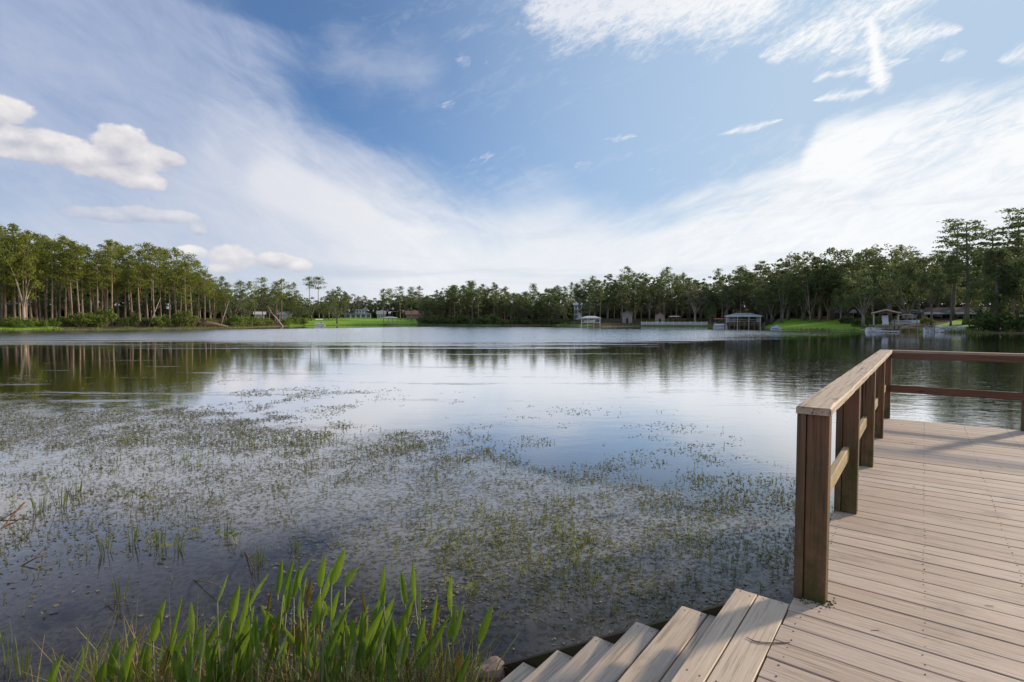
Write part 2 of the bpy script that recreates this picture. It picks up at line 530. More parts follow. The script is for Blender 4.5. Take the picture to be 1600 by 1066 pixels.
def px_index(px):
    Y = shore_y(px); p = at(px, 505, Y)
    return int(round((math.atan2(p.y - CY, p.x - CX) + PI) / (2 * PI) * NPH))


# ground: leaf litter and earth
m, t, b = mat('earth', 0.95, 0.1)
co = node(t, 'ShaderNodeNewGeometry').outputs['Position']
n1 = noise(t, scaled(t, co, (0.25, 0.25, 0.25)), 1.0, 6, 0.65)
n2 = noise(t, scaled(t, co, (2.0, 2.0, 2.0)), 1.0, 5, 0.7)
cc = mixc(t, n1.smooth(0.4, 0.62), (0.085, 0.06, 0.036), (0.05, 0.06, 0.022))
cc = mixc(t, n2.smooth(0.45, 0.7) * 0.5, cc, (0.16, 0.115, 0.07))
t.links.new(cc, b.inputs['Base Color']); bump(t, b, n2, 0.6, 0.1)
M['earth'] = m
ring_sheet('ground', 0, NPH, [-6, -2, -0.6, 0, 1.2, 3, 8, 15, 27, 41, 80, 200, 700, 3000], 0.0, m, kind='structure')
# narrow strip of pale dried mud along the water's edge
m, t, b = mat('shore_mud', 0.8, 0.3)
co = node(t, 'ShaderNodeNewGeometry').outputs['Position']
n1 = noise(t, scaled(t, co, (0.5, 0.5, 0.5)), 1.0, 6, 0.65)
t.links.new(mixc(t, n1.smooth(0.38, 0.62), (0.20, 0.165, 0.10), (0.09, 0.085, 0.035)), b.inputs['Base Color'])
M['mud'] = m
ia, ib = px_index(1610), px_index(-100)
ring_sheet('shore', ia, ib, [-0.5, 0, 1.2, 2.4], 0.02, m, kind='structure')


def grass_mat(name, a, b_, dry):
    m, t, b = mat(name, 0.9, 0.15)
    co = node(t, 'ShaderNodeNewGeometry').outputs['Position']
    n1 = noise(t, scaled(t, co, (0.12, 0.12, 0.12)), 1.0, 5, 0.6)
    n2 = noise(t, scaled(t, co, (1.6, 1.6, 1.6)), 1.0, 5, 0.7)
    c_ = mixc(t, n1.smooth(0.38, 0.62), a, b_)
    c_ = mixc(t, n2.smooth(0.5, 0.72) * 0.5, c_, dry)
    t.links.new(c_, b.inputs['Base Color']); bump(t, b, n2, 0.8, 0.15)
    return m


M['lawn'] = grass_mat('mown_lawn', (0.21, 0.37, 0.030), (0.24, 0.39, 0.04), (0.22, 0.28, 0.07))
M['lawn_dim'] = grass_mat('shaded_lawn_grass', (0.10, 0.17, 0.03), (0.12, 0.19, 0.04), (0.16, 0.16, 0.06))  # darker copy of the lawn grass, with shade put into its colour
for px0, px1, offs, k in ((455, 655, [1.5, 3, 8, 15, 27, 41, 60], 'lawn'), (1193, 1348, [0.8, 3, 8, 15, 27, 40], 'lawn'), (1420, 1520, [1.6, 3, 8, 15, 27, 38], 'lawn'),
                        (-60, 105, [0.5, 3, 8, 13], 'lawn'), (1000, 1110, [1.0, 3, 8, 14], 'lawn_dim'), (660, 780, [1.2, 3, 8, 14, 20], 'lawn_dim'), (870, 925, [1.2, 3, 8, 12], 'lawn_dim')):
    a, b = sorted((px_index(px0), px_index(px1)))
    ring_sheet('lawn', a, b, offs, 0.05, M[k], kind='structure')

# ------------------------------------------------------------------ water
m, t, b = mat('lake_water', 0.02, 0.5)
M['water'] = m
geo = node(t, 'ShaderNodeNewGeometry')
P = geo.outputs['Position']
sp = node(t, 'ShaderNodeSeparateXYZ', {0: P})
X, Y = N(t, sp.outputs[0]), N(t, sp.outputs[1])
big = noise(t, scaled(t, P, (0.012, 0.05, 1)), 1.0, 4, 0.6)
big2 = noise(t, scaled(t, P, (0.03, 0.16, 1)), 1.0, 5, 0.6)
# wind-ruffled band across the middle of the lake, calm near both shores
str1 = noise(t, scaled(t, P, (0.022, 0.20, 1)), 1.0, 6, 0.68)
str2 = noise(t, scaled(t, P, (0.12, 1.1, 1)), 1.0, 4, 0.6)
inner = X.max(0.0) * 0.72 + X.min(0.0) * -0.06 + 50.0
ruff = (Y - inner + (big - 0.5) * 50 + (str1 - 0.5) * 75 + (str2 - 0.5) * 20).smooth(-4, 14)
outer = X.curve([(-160, 108), (-120, 112), (-80, 136), (-50, 165), (-25, 198), (0, 196), (30, 150), (50, 138), (70, 112), (90, 88), (140, 75)], -160, 140, 60, 220)
ruff = ruff * (outer - Y + (big2 - 0.5) * 14 + (str1 - 0.5) * 16).smooth(-2, 6)
rip1 = noise(t, scaled(t, P, (0.9, 1.6, 1)), 1.0, 3, 0.55, 0.2)
rip2 = noise(t, scaled(t, P, (5.0, 9.0, 1)), 1.0, 3, 0.55, 0.2)
rip3 = noise(t, scaled(t, P, (14.0, 22.0, 1)), 1.0, 2, 0.5, 0.3)
east = X.smooth(0, 30) * Y.smooth(70, 25)
h = rip1 * (ruff * 0.035 + east * 0.018 + 0.0035) + rip2 * (ruff * 0.02 + east * 0.004 + 0.0012) + rip3 * (Y.smooth(14, 3) * 0.0012)
bp = node(t, 'ShaderNodeBump', {'Height': h, 'Strength': 1.0, 'Distance': 1.0})
# film of drowned weed on the shallow western side: rougher, greyer
wd1 = noise(t, scaled(t, P, (0.30, 0.36, 1)), 1.0, 5, 0.62, 0.6)
wd2 = noise(t, scaled(t, P, (2.2, 2.8, 1)), 1.0, 6, 0.72, 0.5)
wd3 = noise(t, scaled(t, P, (15, 15, 1)), 1.0, 5, 0.75, 0.4)
border = X.curve([(-40, 20), (-17, 17.5), (-9, 15), (-4, 12.6), (-1.3, 11), (0.8, 8.9), (3.8, 7.3), (6, 6.6), (10, 6)], -40, 10, 0, 40)
nearb = X.curve([(-40, 6.8), (-3, 6.4), (-1.5, 5.6), (0, 4.9), (2, 4.6), (10, 4.6)], -40, 10, 0, 40)
body = (border - Y + (wd1 - 0.5) * 7 + (wd2 - 0.5) * 4).smooth(-0.4, 1.6) * ((Y - nearb) + (wd1 - 0.5) * 3).smooth(-1.2, 1.6, 0.12, 1.0)
holes = (wd1 * 0.5 + wd2 * 0.5).smooth(0.36, 0.47)
streaks = (noise(t, scaled(t, P, (0.10, 0.75, 1)), 1.0, 5, 0.6, 0.3) + (wd2 - 0.5) * 0.25).smooth(0.575, 0.66) * Y.smooth(44, 26) * Y.smooth(10, 14) * (border + 20.0 - Y).smooth(-6, 6) * X.smooth(16, -6)
film = (body * holes).max(streaks * 0.85)
speck = (wd3 + (wd2 - 0.5) * 0.4).smooth(0.47, 0.58)
lw = node(t, 'ShaderNodeLayerWeight', {'Blend': 0.5})
face = N(t, lw.outputs['Facing'])
cf = (1.0 - face) / 0.285
refl = ((cf * cf * cf * -1.0)._m('EXPONENT') * 0.96 + 0.035).clamp()
deep = mixc(t, film, (0.017, 0.015, 0.018), mixc(t, speck, (0.36, 0.335, 0.30), (0.15, 0.135, 0.085)))
dif = node(t, 'ShaderNodeBsdfDiffuse', {'Color': deep, 'Roughness': 0.5})
rgh = (ruff * 0.075 + film * 0.20 + east * 0.012 + 0.008)
# in the ruffled band the wavelet faces one sees are those tilted toward the eye
lean = node(t, 'ShaderNodeVectorMath', {0: geo.outputs['Incoming'], 'Scale': ruff * (str2 * 0.06 + 0.018 + X.smooth(-15, -60) * 0.045)}, operation='SCALE').outputs[0]
nrm = node(t, 'ShaderNodeVectorMath', {0: node(t, 'ShaderNodeVectorMath', {0: bp.outputs[0], 1: lean}, operation='ADD').outputs[0]}, operation='NORMALIZE').outputs[0]
gl = node(t, 'ShaderNodeBsdfGlossy', {'Color': (0.97, 0.97, 0.98, 1), 'Roughness': rgh, 'Normal': nrm})
mx = node(t, 'ShaderNodeMixShader', {0: refl * (1.0 - film * (speck * 0.34 + 0.16)), 1: dif.outputs[0], 2: gl.outputs[0]})
t.links.new(mx.outputs[0], t.nodes['Material Output'].inputs['Surface'])
v = [(math.cos(a) * r_, 100 + math.sin(a) * r_, 0) for r_ in (40, 110, 330) for a in np.linspace(0, 2 * PI, 48, endpoint=False)] + [(0, 100, 0)]
f = [(144, k, (k + 1) % 48) for k in range(48)] + [(a * 48 + k, (a + 1) * 48 + k, (a + 1) * 48 + (k + 1) % 48, a * 48 + (k + 1) % 48) for a in (0, 1) for k in range(48)]
link('lake_water', new_mesh('lake_water', v, f, (m,)), None, kind='structure')

# ------------------------------------------------------------------ deck, in deck axes: x along the railing, y toward the lake on the west, z up from the boards
TH = R(37.80)
DECK_Z = EYE - 1.37
DROT = PI / 2 - TH


def deck_thing(name, label, cat, group=None):
    return thing(name, label, cat, (0, 0, DECK_Z), DROT, group)


def deck_world(u, v, z=0.0):
    return Vector((u * math.sin(TH) - v * math.cos(TH), u * math.cos(TH) + v * math.sin(TH), DECK_Z + z))


PITCH_B, U0 = 0.1462, 2.595
V_L, V_R = 0.472, -2.75
deck = deck_thing('wooden_deck', 'tan plank deck over the water with dark gaps between its boards', 'deck')
bw = PITCH_B - 0.0088
bmesh_ = MB().prism(chamfer_rect(-bw / 2, bw / 2, -0.026, 0.0, 0.0022), V_R, V_L, 1).mesh('deck_board', M['deck'])
sc = MB()
k0, k1 = -25, 44
for k in range(k0, k1):
    u = U0 + (k + 0.5) * PITCH_B
    o = link('deck_board', bmesh_, deck, (u, random.uniform(-0.003, 0.003), random.uniform(-0.0016, 0.0016)), (0, random.uniform(-0.009, 0.009), random.uniform(-0.0005, 0.0005)))
    for vj in (0.42, -0.033, -0.44, -0.85, -1.26, -1.7, -2.1, -2.6):
        for du in (-0.040, 0.040):
            a, b_ = u + du + random.uniform(-0.006, 0.006), vj + random.uniform(-0.006, 0.006)
            sc.prism([(a + 0.0036 * math.cos(q * PI / 3), b_ + 0.0036 * math.sin(q * PI / 3)) for q in range(6)], -0.004, 0.0016, 2)
link('screw', sc.mesh('screw', M['screw']), deck, kind='stuff')
u_end = U0 + k1 * PITCH_B
u_beg = U0 + k0 * PITCH_B
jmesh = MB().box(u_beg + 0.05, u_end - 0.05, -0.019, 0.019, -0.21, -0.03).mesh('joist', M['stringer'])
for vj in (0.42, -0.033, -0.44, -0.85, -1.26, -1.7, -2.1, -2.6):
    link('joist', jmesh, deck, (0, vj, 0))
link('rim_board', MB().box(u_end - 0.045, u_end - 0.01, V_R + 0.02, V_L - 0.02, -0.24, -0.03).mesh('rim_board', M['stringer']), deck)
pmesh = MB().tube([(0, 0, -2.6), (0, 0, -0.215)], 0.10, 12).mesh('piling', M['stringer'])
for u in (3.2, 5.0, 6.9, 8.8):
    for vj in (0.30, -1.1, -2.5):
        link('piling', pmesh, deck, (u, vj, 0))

# railing along the west edge
CAPZ = 0.953


def rail_post(parent, u, v_in, top, turned=False):
    """square post with a narrow strip fixed on its outer side; its broad face looks along the deck"""
    d = 0.09
    a = MB()
    a.prism(chamfer_rect(-d / 2, d / 2, 0.0, 0.095, 0.004), 0.0, top, 2)
    p = link('post', a.mesh('post', M['post']), parent, (u, v_in, 0.001))
    s = MB().prism(chamfer_rect(-0.055, 0.045, 0.098, 0.136, 0.003), -0.03, top, 2)
    link('post_strip', s.mesh('post_strip', M['post_edge']), p, (0, 0, 0))
    return p


rail = deck_thing('west_deck_railing', 'weathered wooden railing with a broad worn cap beside the lake, running out from the stairs', 'railing')
VI = 0.343
posts_u = [2.945, 4.44, 5.945, 7.46]
for u in posts_u: rail_post(rail, u, VI, CAPZ - 0.040)
# cap with a gently bowed front end and a worn, chipped inner edge
u0, u1 = 2.885, 9.075
NSEG = 60
vs, fs = [], []
rr = random.Random(3)
for i in range(NSEG + 1):
    s = i / NSEG
    u = u0 + (u1 - u0) * s
    chip = max(0.0, rr.gauss(-0.2, 1)) * 0.0035
    vin = VI - 0.008 + chip * 0.7
    vout = VI + 0.142 - max(0.0, rr.gauss(-0.4, 1)) * 0.002
    zt = CAPZ + rr.gauss(0, 0.0006)
    zi = zt - 0.002 - chip
    sec = [(vin, CAPZ - 0.038), (vin, zi - 0.004), (vin + 0.005 + chip, zt - 0.0006), ((vin + vout) / 2, zt), (vout - 0.006, zt - 0.001), (vout, zt - 0.007), (vout, CAPZ - 0.038)]
    for (v_, z_) in sec:
        bow = -0.016 * (1 - ((v_ - (VI + 0.067)) / 0.075) ** 2) if i == 0 else 0.0
        vs.append((u + bow, v_, z_))
K = 7
for i in range(NSEG):
    for k in range(K):
        fs.append((i * K + k, (i + 1) * K + k, (i + 1) * K + (k + 1) % K, i * K + (k + 1) % K))
fs += [tuple(range(K)), tuple(range(NSEG * K, NSEG * K + K))[::-1]]
link('rail_cap', new_mesh('rail_cap', vs, fs, (M['cap_u'],)), rail)
for a, b_ in zip(posts_u, posts_u[1:] + [9.04]):
    mr = MB().prism(chamfer_rect(VI + 0.052, VI + 0.091, 0.382, 0.472, 0.006), a + 0.0455, b_ - 0.0455, 0)
    link('lower_rail', mr.mesh('lower_rail', M['rail_u']), rail)

# railing across the far end
back = deck_thing('end_deck_railing', 'red-brown wooden railing across the far end of the deck', 'railing')
UB = 9.04
for v_in in (VI, -1.118, -2.58):
    rail_post(back, UB, v_in, CAPZ - 0.040)
link('rail_cap', MB().prism(chamfer_rect(UB - 0.062, UB + 0.078, CAPZ - 0.036, CAPZ - 0.001, 0.004), -2.63, VI - 0.012, 1).mesh('rail_cap', M['cap_v']), back)
link('rail_face', MB().prism(chamfer_rect(UB - 0.085, UB - 0.048, CAPZ - 0.112, CAPZ - 0.039, 0.003), -2.6, VI - 0.001, 1).mesh('rail_face', M['rail_v']), back)
link('lower_rail', MB().prism(chamfer_rect(UB - 0.085, UB - 0.047, 0.378, 0.474, 0.004), -2.6, VI - 0.001, 1).mesh('lower_rail', M['rail_v']), back)

# stairs going down to the water on the west
stair = deck_thing('wooden_stairs', 'pale plank stairs stepping down from the deck to the water', 'stairs')
UE, UN = 2.806, 1.05
RUN, RISE = 0.268, 0.1865


def tread_board(v0, v1, z):
    return link('tread_board', MB().prism(chamfer_rect(v0, v1, z - 0.026, z, 0.003), UN + random.uniform(-0.004, 0.004), UE + random.uniform(-0.008, 0.008), 0).mesh('tread_board', M['tread']), stair)


tread_board(0.480, 0.620, 0.0)
tread_board(0.626, 0.727, 0.0)
ssc = MB()
for s in range(1, 8):
    vl = 0.727 + (s) * RUN + 0.012
    z = -s * RISE * 1.0
    tread_board(vl - 0.140, vl, z)
    tread_board(vl - 0.286, vl - 0.146, z)
    for u in (2.78, 2.0, 1.2):
        for vv in (vl - 0.115, vl - 0.03):
            a, b_ = u + random.uniform(-0.01, 0.01), vv
            ssc.prism([(a + 0.0036 * math.cos(q * PI / 3), b_ + 0.0036 * math.sin(q * PI / 3)) for q in range(6)], z - 0.004, z + 0.0014, 2)
for u in (2.78, 2.02, 1.2):
    for vv in (0.51, 0.59, 0.65, 0.70):
        a, b_ = u + random.uniform(-0.02, 0.02), vv
        ssc.prism([(a + 0.0036 * math.cos(q * PI / 3), b_ + 0.0036 * math.sin(q * PI / 3)) for q in range(6)], -0.004, 0.0014, 2)
link('screw', ssc.mesh('screw', M['screw']), stair, kind='stuff')
for u in (2.835, 1.9, 1.03):
    v0, v1 = 0.50, 0.727 + 7 * RUN + 0.03
    slope = RISE / RUN
    up = (lambda v_: -(v_ - 0.63) * 0.635) if u > 2.8 else (lambda v_: -(v_ - 0.60) * slope - 0.17)
    pr = [(v0, -0.03 if u > 2.8 else -0.10), (v1, up(v1)), (v1, up(v1) - 0.24), (v0, -0.40)]
    pr[0] = (v0, min(-0.028, up(v0)))
    pr.insert(1, (0.65, min(-0.028, up(0.65))))
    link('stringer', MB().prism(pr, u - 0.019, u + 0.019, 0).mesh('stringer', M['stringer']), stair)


# ------------------------------------------------------------------ vegetation: materials
def leaf_mat(name, a, b_, c_, trans=0.3):
    """foliage: three leaf colours spread over clumps, some light passing through"""
    m = bpy.data.materials.new(name); m.use_nodes = True
    t = m.node_tree; t.nodes.clear()
    co = coords(t)
    rnd = obj_random(t)
    off = combine(t, rnd * 31.0, rnd * 17.0, rnd * 23.0)
    n1 = noise(t, scaled(t, co, (0.55, 0.55, 0.55), off), 1.0, 3, 0.6)
    n2 = noise(t, scaled(t, co, (2.3, 2.3, 2.3), off), 1.0, 2, 0.6)
    cc = mixc(t, rnd, a, b_)
    cc = mixc(t, n1.smooth(0.44, 0.62) * 0.8, cc, c_)
    cc = mixc(t, n2.smooth(0.5, 0.75) * 0.35, cc, tuple(x * 0.55 for x in a))
    d = node(t, 'ShaderNodeBsdfDiffuse', {'Color': cc})
    tr = node(t, 'ShaderNodeBsdfTranslucent', {'Color': mixc(t, 0.5, cc, tuple(min(1, x * 1.6) for x in c_))})
    mx = node(t, 'ShaderNodeMixShader', {0: trans, 1: d.outputs[0], 2: tr.outputs[0]})
    t.links.new(mx.outputs[0], node(t, 'ShaderNodeOutputMaterial').inputs[0])
    return m


def bark_mat(name, a, b_):
    m, t, b = mat(name, 0.9, 0.15)
    co = coords(t); rnd = obj_random(t)
    n1 = noise(t, scaled(t, co, (2.2, 2.2, 0.5)), 1.0, 5, 0.65)
    cc = mixc(t, rnd, a, b_)
    cc = mixc(t, n1.smooth(0.42, 0.66) * 0.7, cc, tuple(x * 0.45 for x in a))
    t.links.new(cc, b.inputs['Base Color'])
    return m


L = {
    'pine': leaf_mat('pine_needles', (0.170, 0.205, 0.040), (0.205, 0.232, 0.046), (0.255, 0.265, 0.066), 0.50),
    'pine_dark': leaf_mat('pine_needles_blue', (0.116, 0.162, 0.056), (0.134, 0.178, 0.062), (0.170, 0.202, 0.074), 0.50),
    'oak': leaf_mat('oak_leaves', (0.112, 0.146, 0.062), (0.128, 0.160, 0.066), (0.165, 0.185, 0.080), 0.48),
    'moss_oak': leaf_mat('mossy_oak_leaves', (0.138, 0.138, 0.088), (0.155, 0.152, 0.098), (0.200, 0.184, 0.130), 0.45),
    'cypress': leaf_mat('cypress_leaves', (0.108, 0.146, 0.066), (0.122, 0.160, 0.070), (0.155, 0.182, 0.080), 0.48),
    'shrub': leaf_mat('shrub_leaves', (0.130, 0.190, 0.042), (0.150, 0.205, 0.046), (0.195, 0.230, 0.060), 0.45),
    'shrub_dark': leaf_mat('dark_shrub_leaves', (0.092, 0.134, 0.048), (0.104, 0.146, 0.052), (0.138, 0.168, 0.060), 0.42),
}
B = {'pine': bark_mat('pine_bark', (0.26, 0.18, 0.135), (0.33, 0.24, 0.185)),
     'pale': bark_mat('pale_bark', (0.40, 0.33, 0.25), (0.44, 0.36, 0.28)),
     'grey': bark_mat('grey_bark', (0.20, 0.165, 0.135), (0.25, 0.21, 0.175))}


# ------------------------------------------------------------------ vegetation: shapes
def cloud(centres, radii, per, size, aspect=0.55, shell=0.55, g=rng):
    """leaf-sized faces filling ellipsoids; returns (verts, quads)"""
    c = np.repeat(np.asarray(centres, float), per, 0)
    r_ = np.repeat(np.asarray(radii, float), per, 0)
    n = len(c)
    d = g.normal(size=(n, 3)); d /= np.linalg.norm(d, axis=1)[:, None]
    q = (shell + (1 - shell) * g.random(n)) ** 0.7
    q = np.where(g.random(n) < 0.25, g.random(n), q)
    p = c + d * r_ * q[:, None]
    a = g.normal(size=(n, 3)); a[:, 2] *= 0.7; a /= np.linalg.norm(a, axis=1)[:, None]
    b = np.cross(a, d + g.normal(size=(n, 3)) * 0.6); b /= np.linalg.norm(b, axis=1)[:, None] + 1e-9
    s = size * (0.6 + 0.8 * g.random(n))[:, None]
    w = s * aspect
    v = np.stack([p - a * s * 0.5, p + b * w * 0.5 + a * s * 0.05, p + a * s * 0.5, p - b * w * 0.5 + a * s * 0.05], 1).reshape(-1, 3)
    return v, np.arange(n * 4).reshape(-1, 4)


def pine_parts(seed, H=26.0, crown_lo=0.52, width=3.3, per=46, fork=False, tufts=False):
    """tall bare trunk, irregular clumped crown"""
    g = np.random.default_rng(seed)
    t = MB()
    lean = g.normal(0, 0.45, 2)
    def axis(h):
        s = h / H
        return Vector((lean[0] * s * s * 1.6 + 0.25 * math.sin(s * 4 + seed), lean[1] * s * s * 1.6 + 0.2 * math.sin(s * 5 + 2 * seed), h))
    hs = np.linspace(-0.4, H * 0.97, 9)
    t.tube([axis(h) for h in hs], [0.30 * (1 - 0.80 * (h / H)) + (0.10 if h < 0.5 else 0) for h in hs], 7)
    cs, rs = [], []
    nl = int(20 + g.integers(0, 6)) if not tufts else 11
    az0 = g.random() * 6.28
    for k in range(nl):
        s = crown_lo + (0.985 - crown_lo) * (k + g.random() * 0.7) / nl
        x = (s - crown_lo) / (1 - crown_lo)
        prof = (0.5 + 1.1 * x) if x < 0.42 else 1.0 - ((x - 0.42) / 0.60) ** 1.6 * 0.88
        ln = width * prof * (0.55 + 0.65 * g.random())
        a = az0 + k * 2.4 + g.normal(0, 0.35)
        p0 = axis(H * s)
        p1 = p0 + Vector((math.cos(a) * ln * 0.55, math.sin(a) * ln * 0.55, 0.10 * ln + g.normal(0, 0.2)))
        p2 = p0 + Vector((math.cos(a) * ln, math.sin(a) * ln, 0.28 * ln + g.normal(0, 0.35)))
        rr_ = 0.085 * (1.15 - x)
        t.tube([p0, p1, p2], [rr_, rr_ * 0.7, rr_ * 0.3], 4, False)
        for q, kk in ((p2, 1.0), (p1, 0.75)):
            if kk < 1 and g.random() < 0.2: continue
            R0 = (0.95 + 0.70 * g.random()) * kk * (0.8 + 0.3 * prof) * (1.25 if tufts else 1.0)
            cs.append(tuple(q + Vector((g.normal(0, 0.2), g.normal(0, 0.2), 0.25)))); rs.append((R0 * 1.15, R0 * 1.15, R0 * 0.72))
    cs.append(tuple(axis(H * 0.97))); rs.append((0.8, 0.8, 1.3))
    # a few dead stubs on the bare trunk
    for k in range(5):
        s = 0.25 + g.random() * (crown_lo - 0.27); a = g.random() * 6.28; ln = 0.5 + g.random() * 1.2
        p0 = axis(H * s)
        t.tube([p0, p0 + Vector((math.cos(a) * ln, math.sin(a) * ln, 0.15 * ln))], [0.05, 0.02], 4, False)
    v, f = cloud(cs, rs, per - 4, 0.58, 0.42, 0.35, g)
    return t.mesh('trunk', B['pine'], smooth=True), new_mesh('crown', v, f, (L['pine'],))


def oak_parts(seed, H=15.0, W=6.0, base=0.28, per=60, trunk_r=0.42, limbs=7, gap=0.0, flat=1.0, forked=False):
    """short trunk dividing into spreading limbs under a broad broken crown"""
    g = np.random.default_rng(seed)
    t = MB()
    hb = H * base
    t.tube([(0, 0, -0.4), (0.05, 0.02, hb * 0.5), (0.1, 0, hb)], [trunk_r * 1.35, trunk_r, trunk_r * 0.85], 8)
    cs, rs = [], []
    for k in range(limbs):
        a = k * 2.399 + g.normal(0, 0.3)
        el_ = R(28 + 50 * ((k * 0.618) % 1))
        ln = (H - hb) * (0.62 + 0.25 * g.random())
        hx = min(ln * math.cos(el_), W * 0.85)
        dz_ = ln * math.sin(el_)
        P0 = Vector((0.05, 0, hb * (0.75 + 0.25 * g.random())))
        mid = P0 + Vector((math.cos(a) * hx * 0.5, math.sin(a) * hx * 0.5, dz_ * 0.62))
        end = P0 + Vector((math.cos(a) * hx, math.sin(a) * hx, dz_))
        t.tube([P0, mid, end], [trunk_r * 0.5, trunk_r * 0.28, trunk_r * 0.08], 6, False)
        for j in range(3):
            q = mid.lerp(end, 0.25 + 0.4 * j) + Vector((g.normal(0, 1.1), g.normal(0, 1.1), g.normal(0.2, 0.6)))
            R0 = W * (0.20 + 0.12 * g.random())
            cs.append(tuple(q)); rs.append((R0, R0, R0 * 0.72 * flat))
    zc = hb + (H - hb) * 0.52
    for k in range(int(24 * (1 - gap))):
        d = g.normal(size=3); d /= np.linalg.norm(d); d[2] = d[2] * 0.9
        q = np.array([d[0] * W * 0.85, d[1] * W * 0.85, zc + d[2] * (H - hb) * 0.46])
        R0 = W * (0.15 + 0.14 * g.random())
        cs.append(tuple(q)); rs.append((R0, R0, R0 * 0.68 * flat))
    v, f = cloud(cs, rs, int(per * 0.72), 0.52, 0.6, 0.45, g)
    keep = v.reshape(-1, 4, 3)[:, :, 2].min(1) > 0.3
    return t.mesh('trunk', B['grey'], smooth=True), new_mesh('crown', v, f[keep], (L['oak'],))


def cypress_parts(seed, H=22.0, W=4.8, lo=0.25, per=40):
    """straight trunk to the top with level, layered sprays"""
    g = np.random.default_rng(seed)
    t = MB()
    ax = lambda h: Vector((0.3 * math.sin(h * 0.2 + seed), 0.25 * math.cos(h * 0.17 + seed), h))
    hs = np.linspace(-0.4, H * 0.98, 8)
    t.tube([ax(h) for h in hs], [0.42 * (1 - 0.86 * max(h, 0) / H) + (0.2 if h < 0.5 else 0) for h in hs], 7)
    cs, rs = [], []
    n = 34
    for k in range(n):
        x = (k + g.random() * 0.8) / n
        s = lo + (0.99 - lo) * x
        ln = W * (0.35 + 0.65 * (1 - x) ** 0.6) * (0.5 + 0.6 * g.random())
        a = k * 2.4 + g.normal(0, 0.4)
        p0 = ax(H * s); p2 = p0 + Vector((math.cos(a) * ln, math.sin(a) * ln, 0.12 * ln + g.normal(0, 0.1)))
        t.tube([p0, p2], [0.08 * (1.2 - x), 0.02], 4, False)
        for tt in (0.55, 1.0):
            R0 = 0.7 + 0.7 * g.random()
            cs.append(tuple(p0.lerp(p2, tt) + Vector((g.normal(0, 0.25), g.normal(0, 0.25), 0.1)))); rs.append((R0 * 1.45, R0 * 1.45, R0 * 0.36))
    v, f = cloud(cs, rs, per, 0.50, 0.5, 0.3, g)
    return t.mesh('trunk', B['grey'], smooth=True), new_mesh('crown', v, f, (L['cypress'],))


def shrub_parts(seed, H=3.4, W=2.6, per=34, n=26):
    g = np.random.default_rng(seed)
    t = MB()
    cs, rs = [], []
    for k in range(n):
        a = g.random() * 6.28; q = math.sqrt(g.random()) * W * 0.75
        h = H * (0.15 + 0.72 * g.random() * (1 - (q / W) ** 2))
        R0 = 0.42 + 0.42 * g.random()
        cs.append((math.cos(a) * q, math.sin(a) * q, h)); rs.append((R0 * 1.2, R0 * 1.2, R0))
        if k % 4 == 0: t.tube([(math.cos(a) * q * 0.2, math.sin(a) * q * 0.2, -0.3), (math.cos(a) * q, math.sin(a) * q, h)], [0.06, 0.025], 4, False)
    v, f = cloud(cs, rs, per, 0.42, 0.6, 0.4, g)
    return t.mesh('trunk', B['grey'], smooth=True), new_mesh('crown', v, f, (L['shrub'],))


def vine_tree_parts(seed, H=17.0, W=5.2):
    """trunk wholly hung with creepers down to the ground"""
    g = np.random.default_rng(seed)
    t = MB().tube([(0, 0, -0.4), (0.3, 0, H * 0.5), (0, 0.2, H * 0.93)], [0.5, 0.35, 0.1], 8)
    cs, rs = [], []
    for k in range(120):
        h = H * g.random() ** 0.9
        w = W * (0.95 - 0.15 * math.sin(h / H * 9 + seed)) * (1 - (h / H) ** 3 * 0.75)
        a = g.random() * 6.28; q = w * (0.45 + 0.5 * g.random())
        R0 = 0.8 + 0.6 * g.random()
        cs.append((math.cos(a) * q, math.sin(a) * q, max(h, 0.6))); rs.append((R0, R0, R0 * 1.1))
    v, f = cloud(cs, rs, 70, 0.42, 0.7, 0.45, g)
    return t.mesh('trunk', B['grey'], smooth=True), new_mesh('crown', v, f, (L['oak'],))


KIND = {
    'pine': [(pine_parts(s, 26, lo, w, 44), 26.0) for s, lo, w in ((1, 0.50, 2.9), (2, 0.55, 3.1), (3, 0.40, 2.6), (4, 0.60, 3.0), (5, 0.34, 2.8), (6, 0.48, 3.3), (7, 0.28, 3.0))],
    'tuft_pine': [(pine_parts(21, 26, 0.74, 3.6, 60, tufts=True), 26.0), (pine_parts(22, 26, 0.70, 3.3, 60, tufts=True), 26.0)],
    'oak': [(oak_parts(s, 15, w, b_), 15.0) for s, w, b_ in ((11, 6.0, 0.12), (12, 5.2, 0.26), (13, 6.6, 0.14), (14, 4.8, 0.24))],
    'slim_oak': [(oak_parts(s, 20, 4.2, bs, 64, 0.30, 8), 20.0) for s, bs in ((15, 0.16), (16, 0.30), (17, 0.10))],
    'cypress': [(cypress_parts(s, 22, w, lo), 22.0) for s, w, lo in ((31, 4.6, 0.3), (32, 5.2, 0.38), (33, 4.0, 0.25))],
    'shrub': [(shrub_parts(s, h, w), h) for s, h, w in ((41, 3.4, 2.6), (42, 2.6, 2.6), (43, 4.2, 2.8), (44, 3.0, 3.3))],
    'vine': [(vine_tree_parts(51), 17.0), (vine_tree_parts(52, 15, 5.6), 15.0)],
}
NAME = {'pine': 'pine_tree', 'tuft_pine': 'pine_tree', 'oak': 'oak_tree', 'slim_oak': 'broadleaf_tree', 'cypress': 'cypress_tree', 'shrub': 'shrub', 'vine': 'vine_covered_tree'}
CAT = {'pine': 'pine', 'tuft_pine': 'pine', 'oak': 'oak', 'slim_oak': 'tree', 'cypress': 'cypress', 'shrub': 'shrub', 'vine': 'tree'}
PLANTED = []          # (photo x, distance, top y, object, kind, wood)


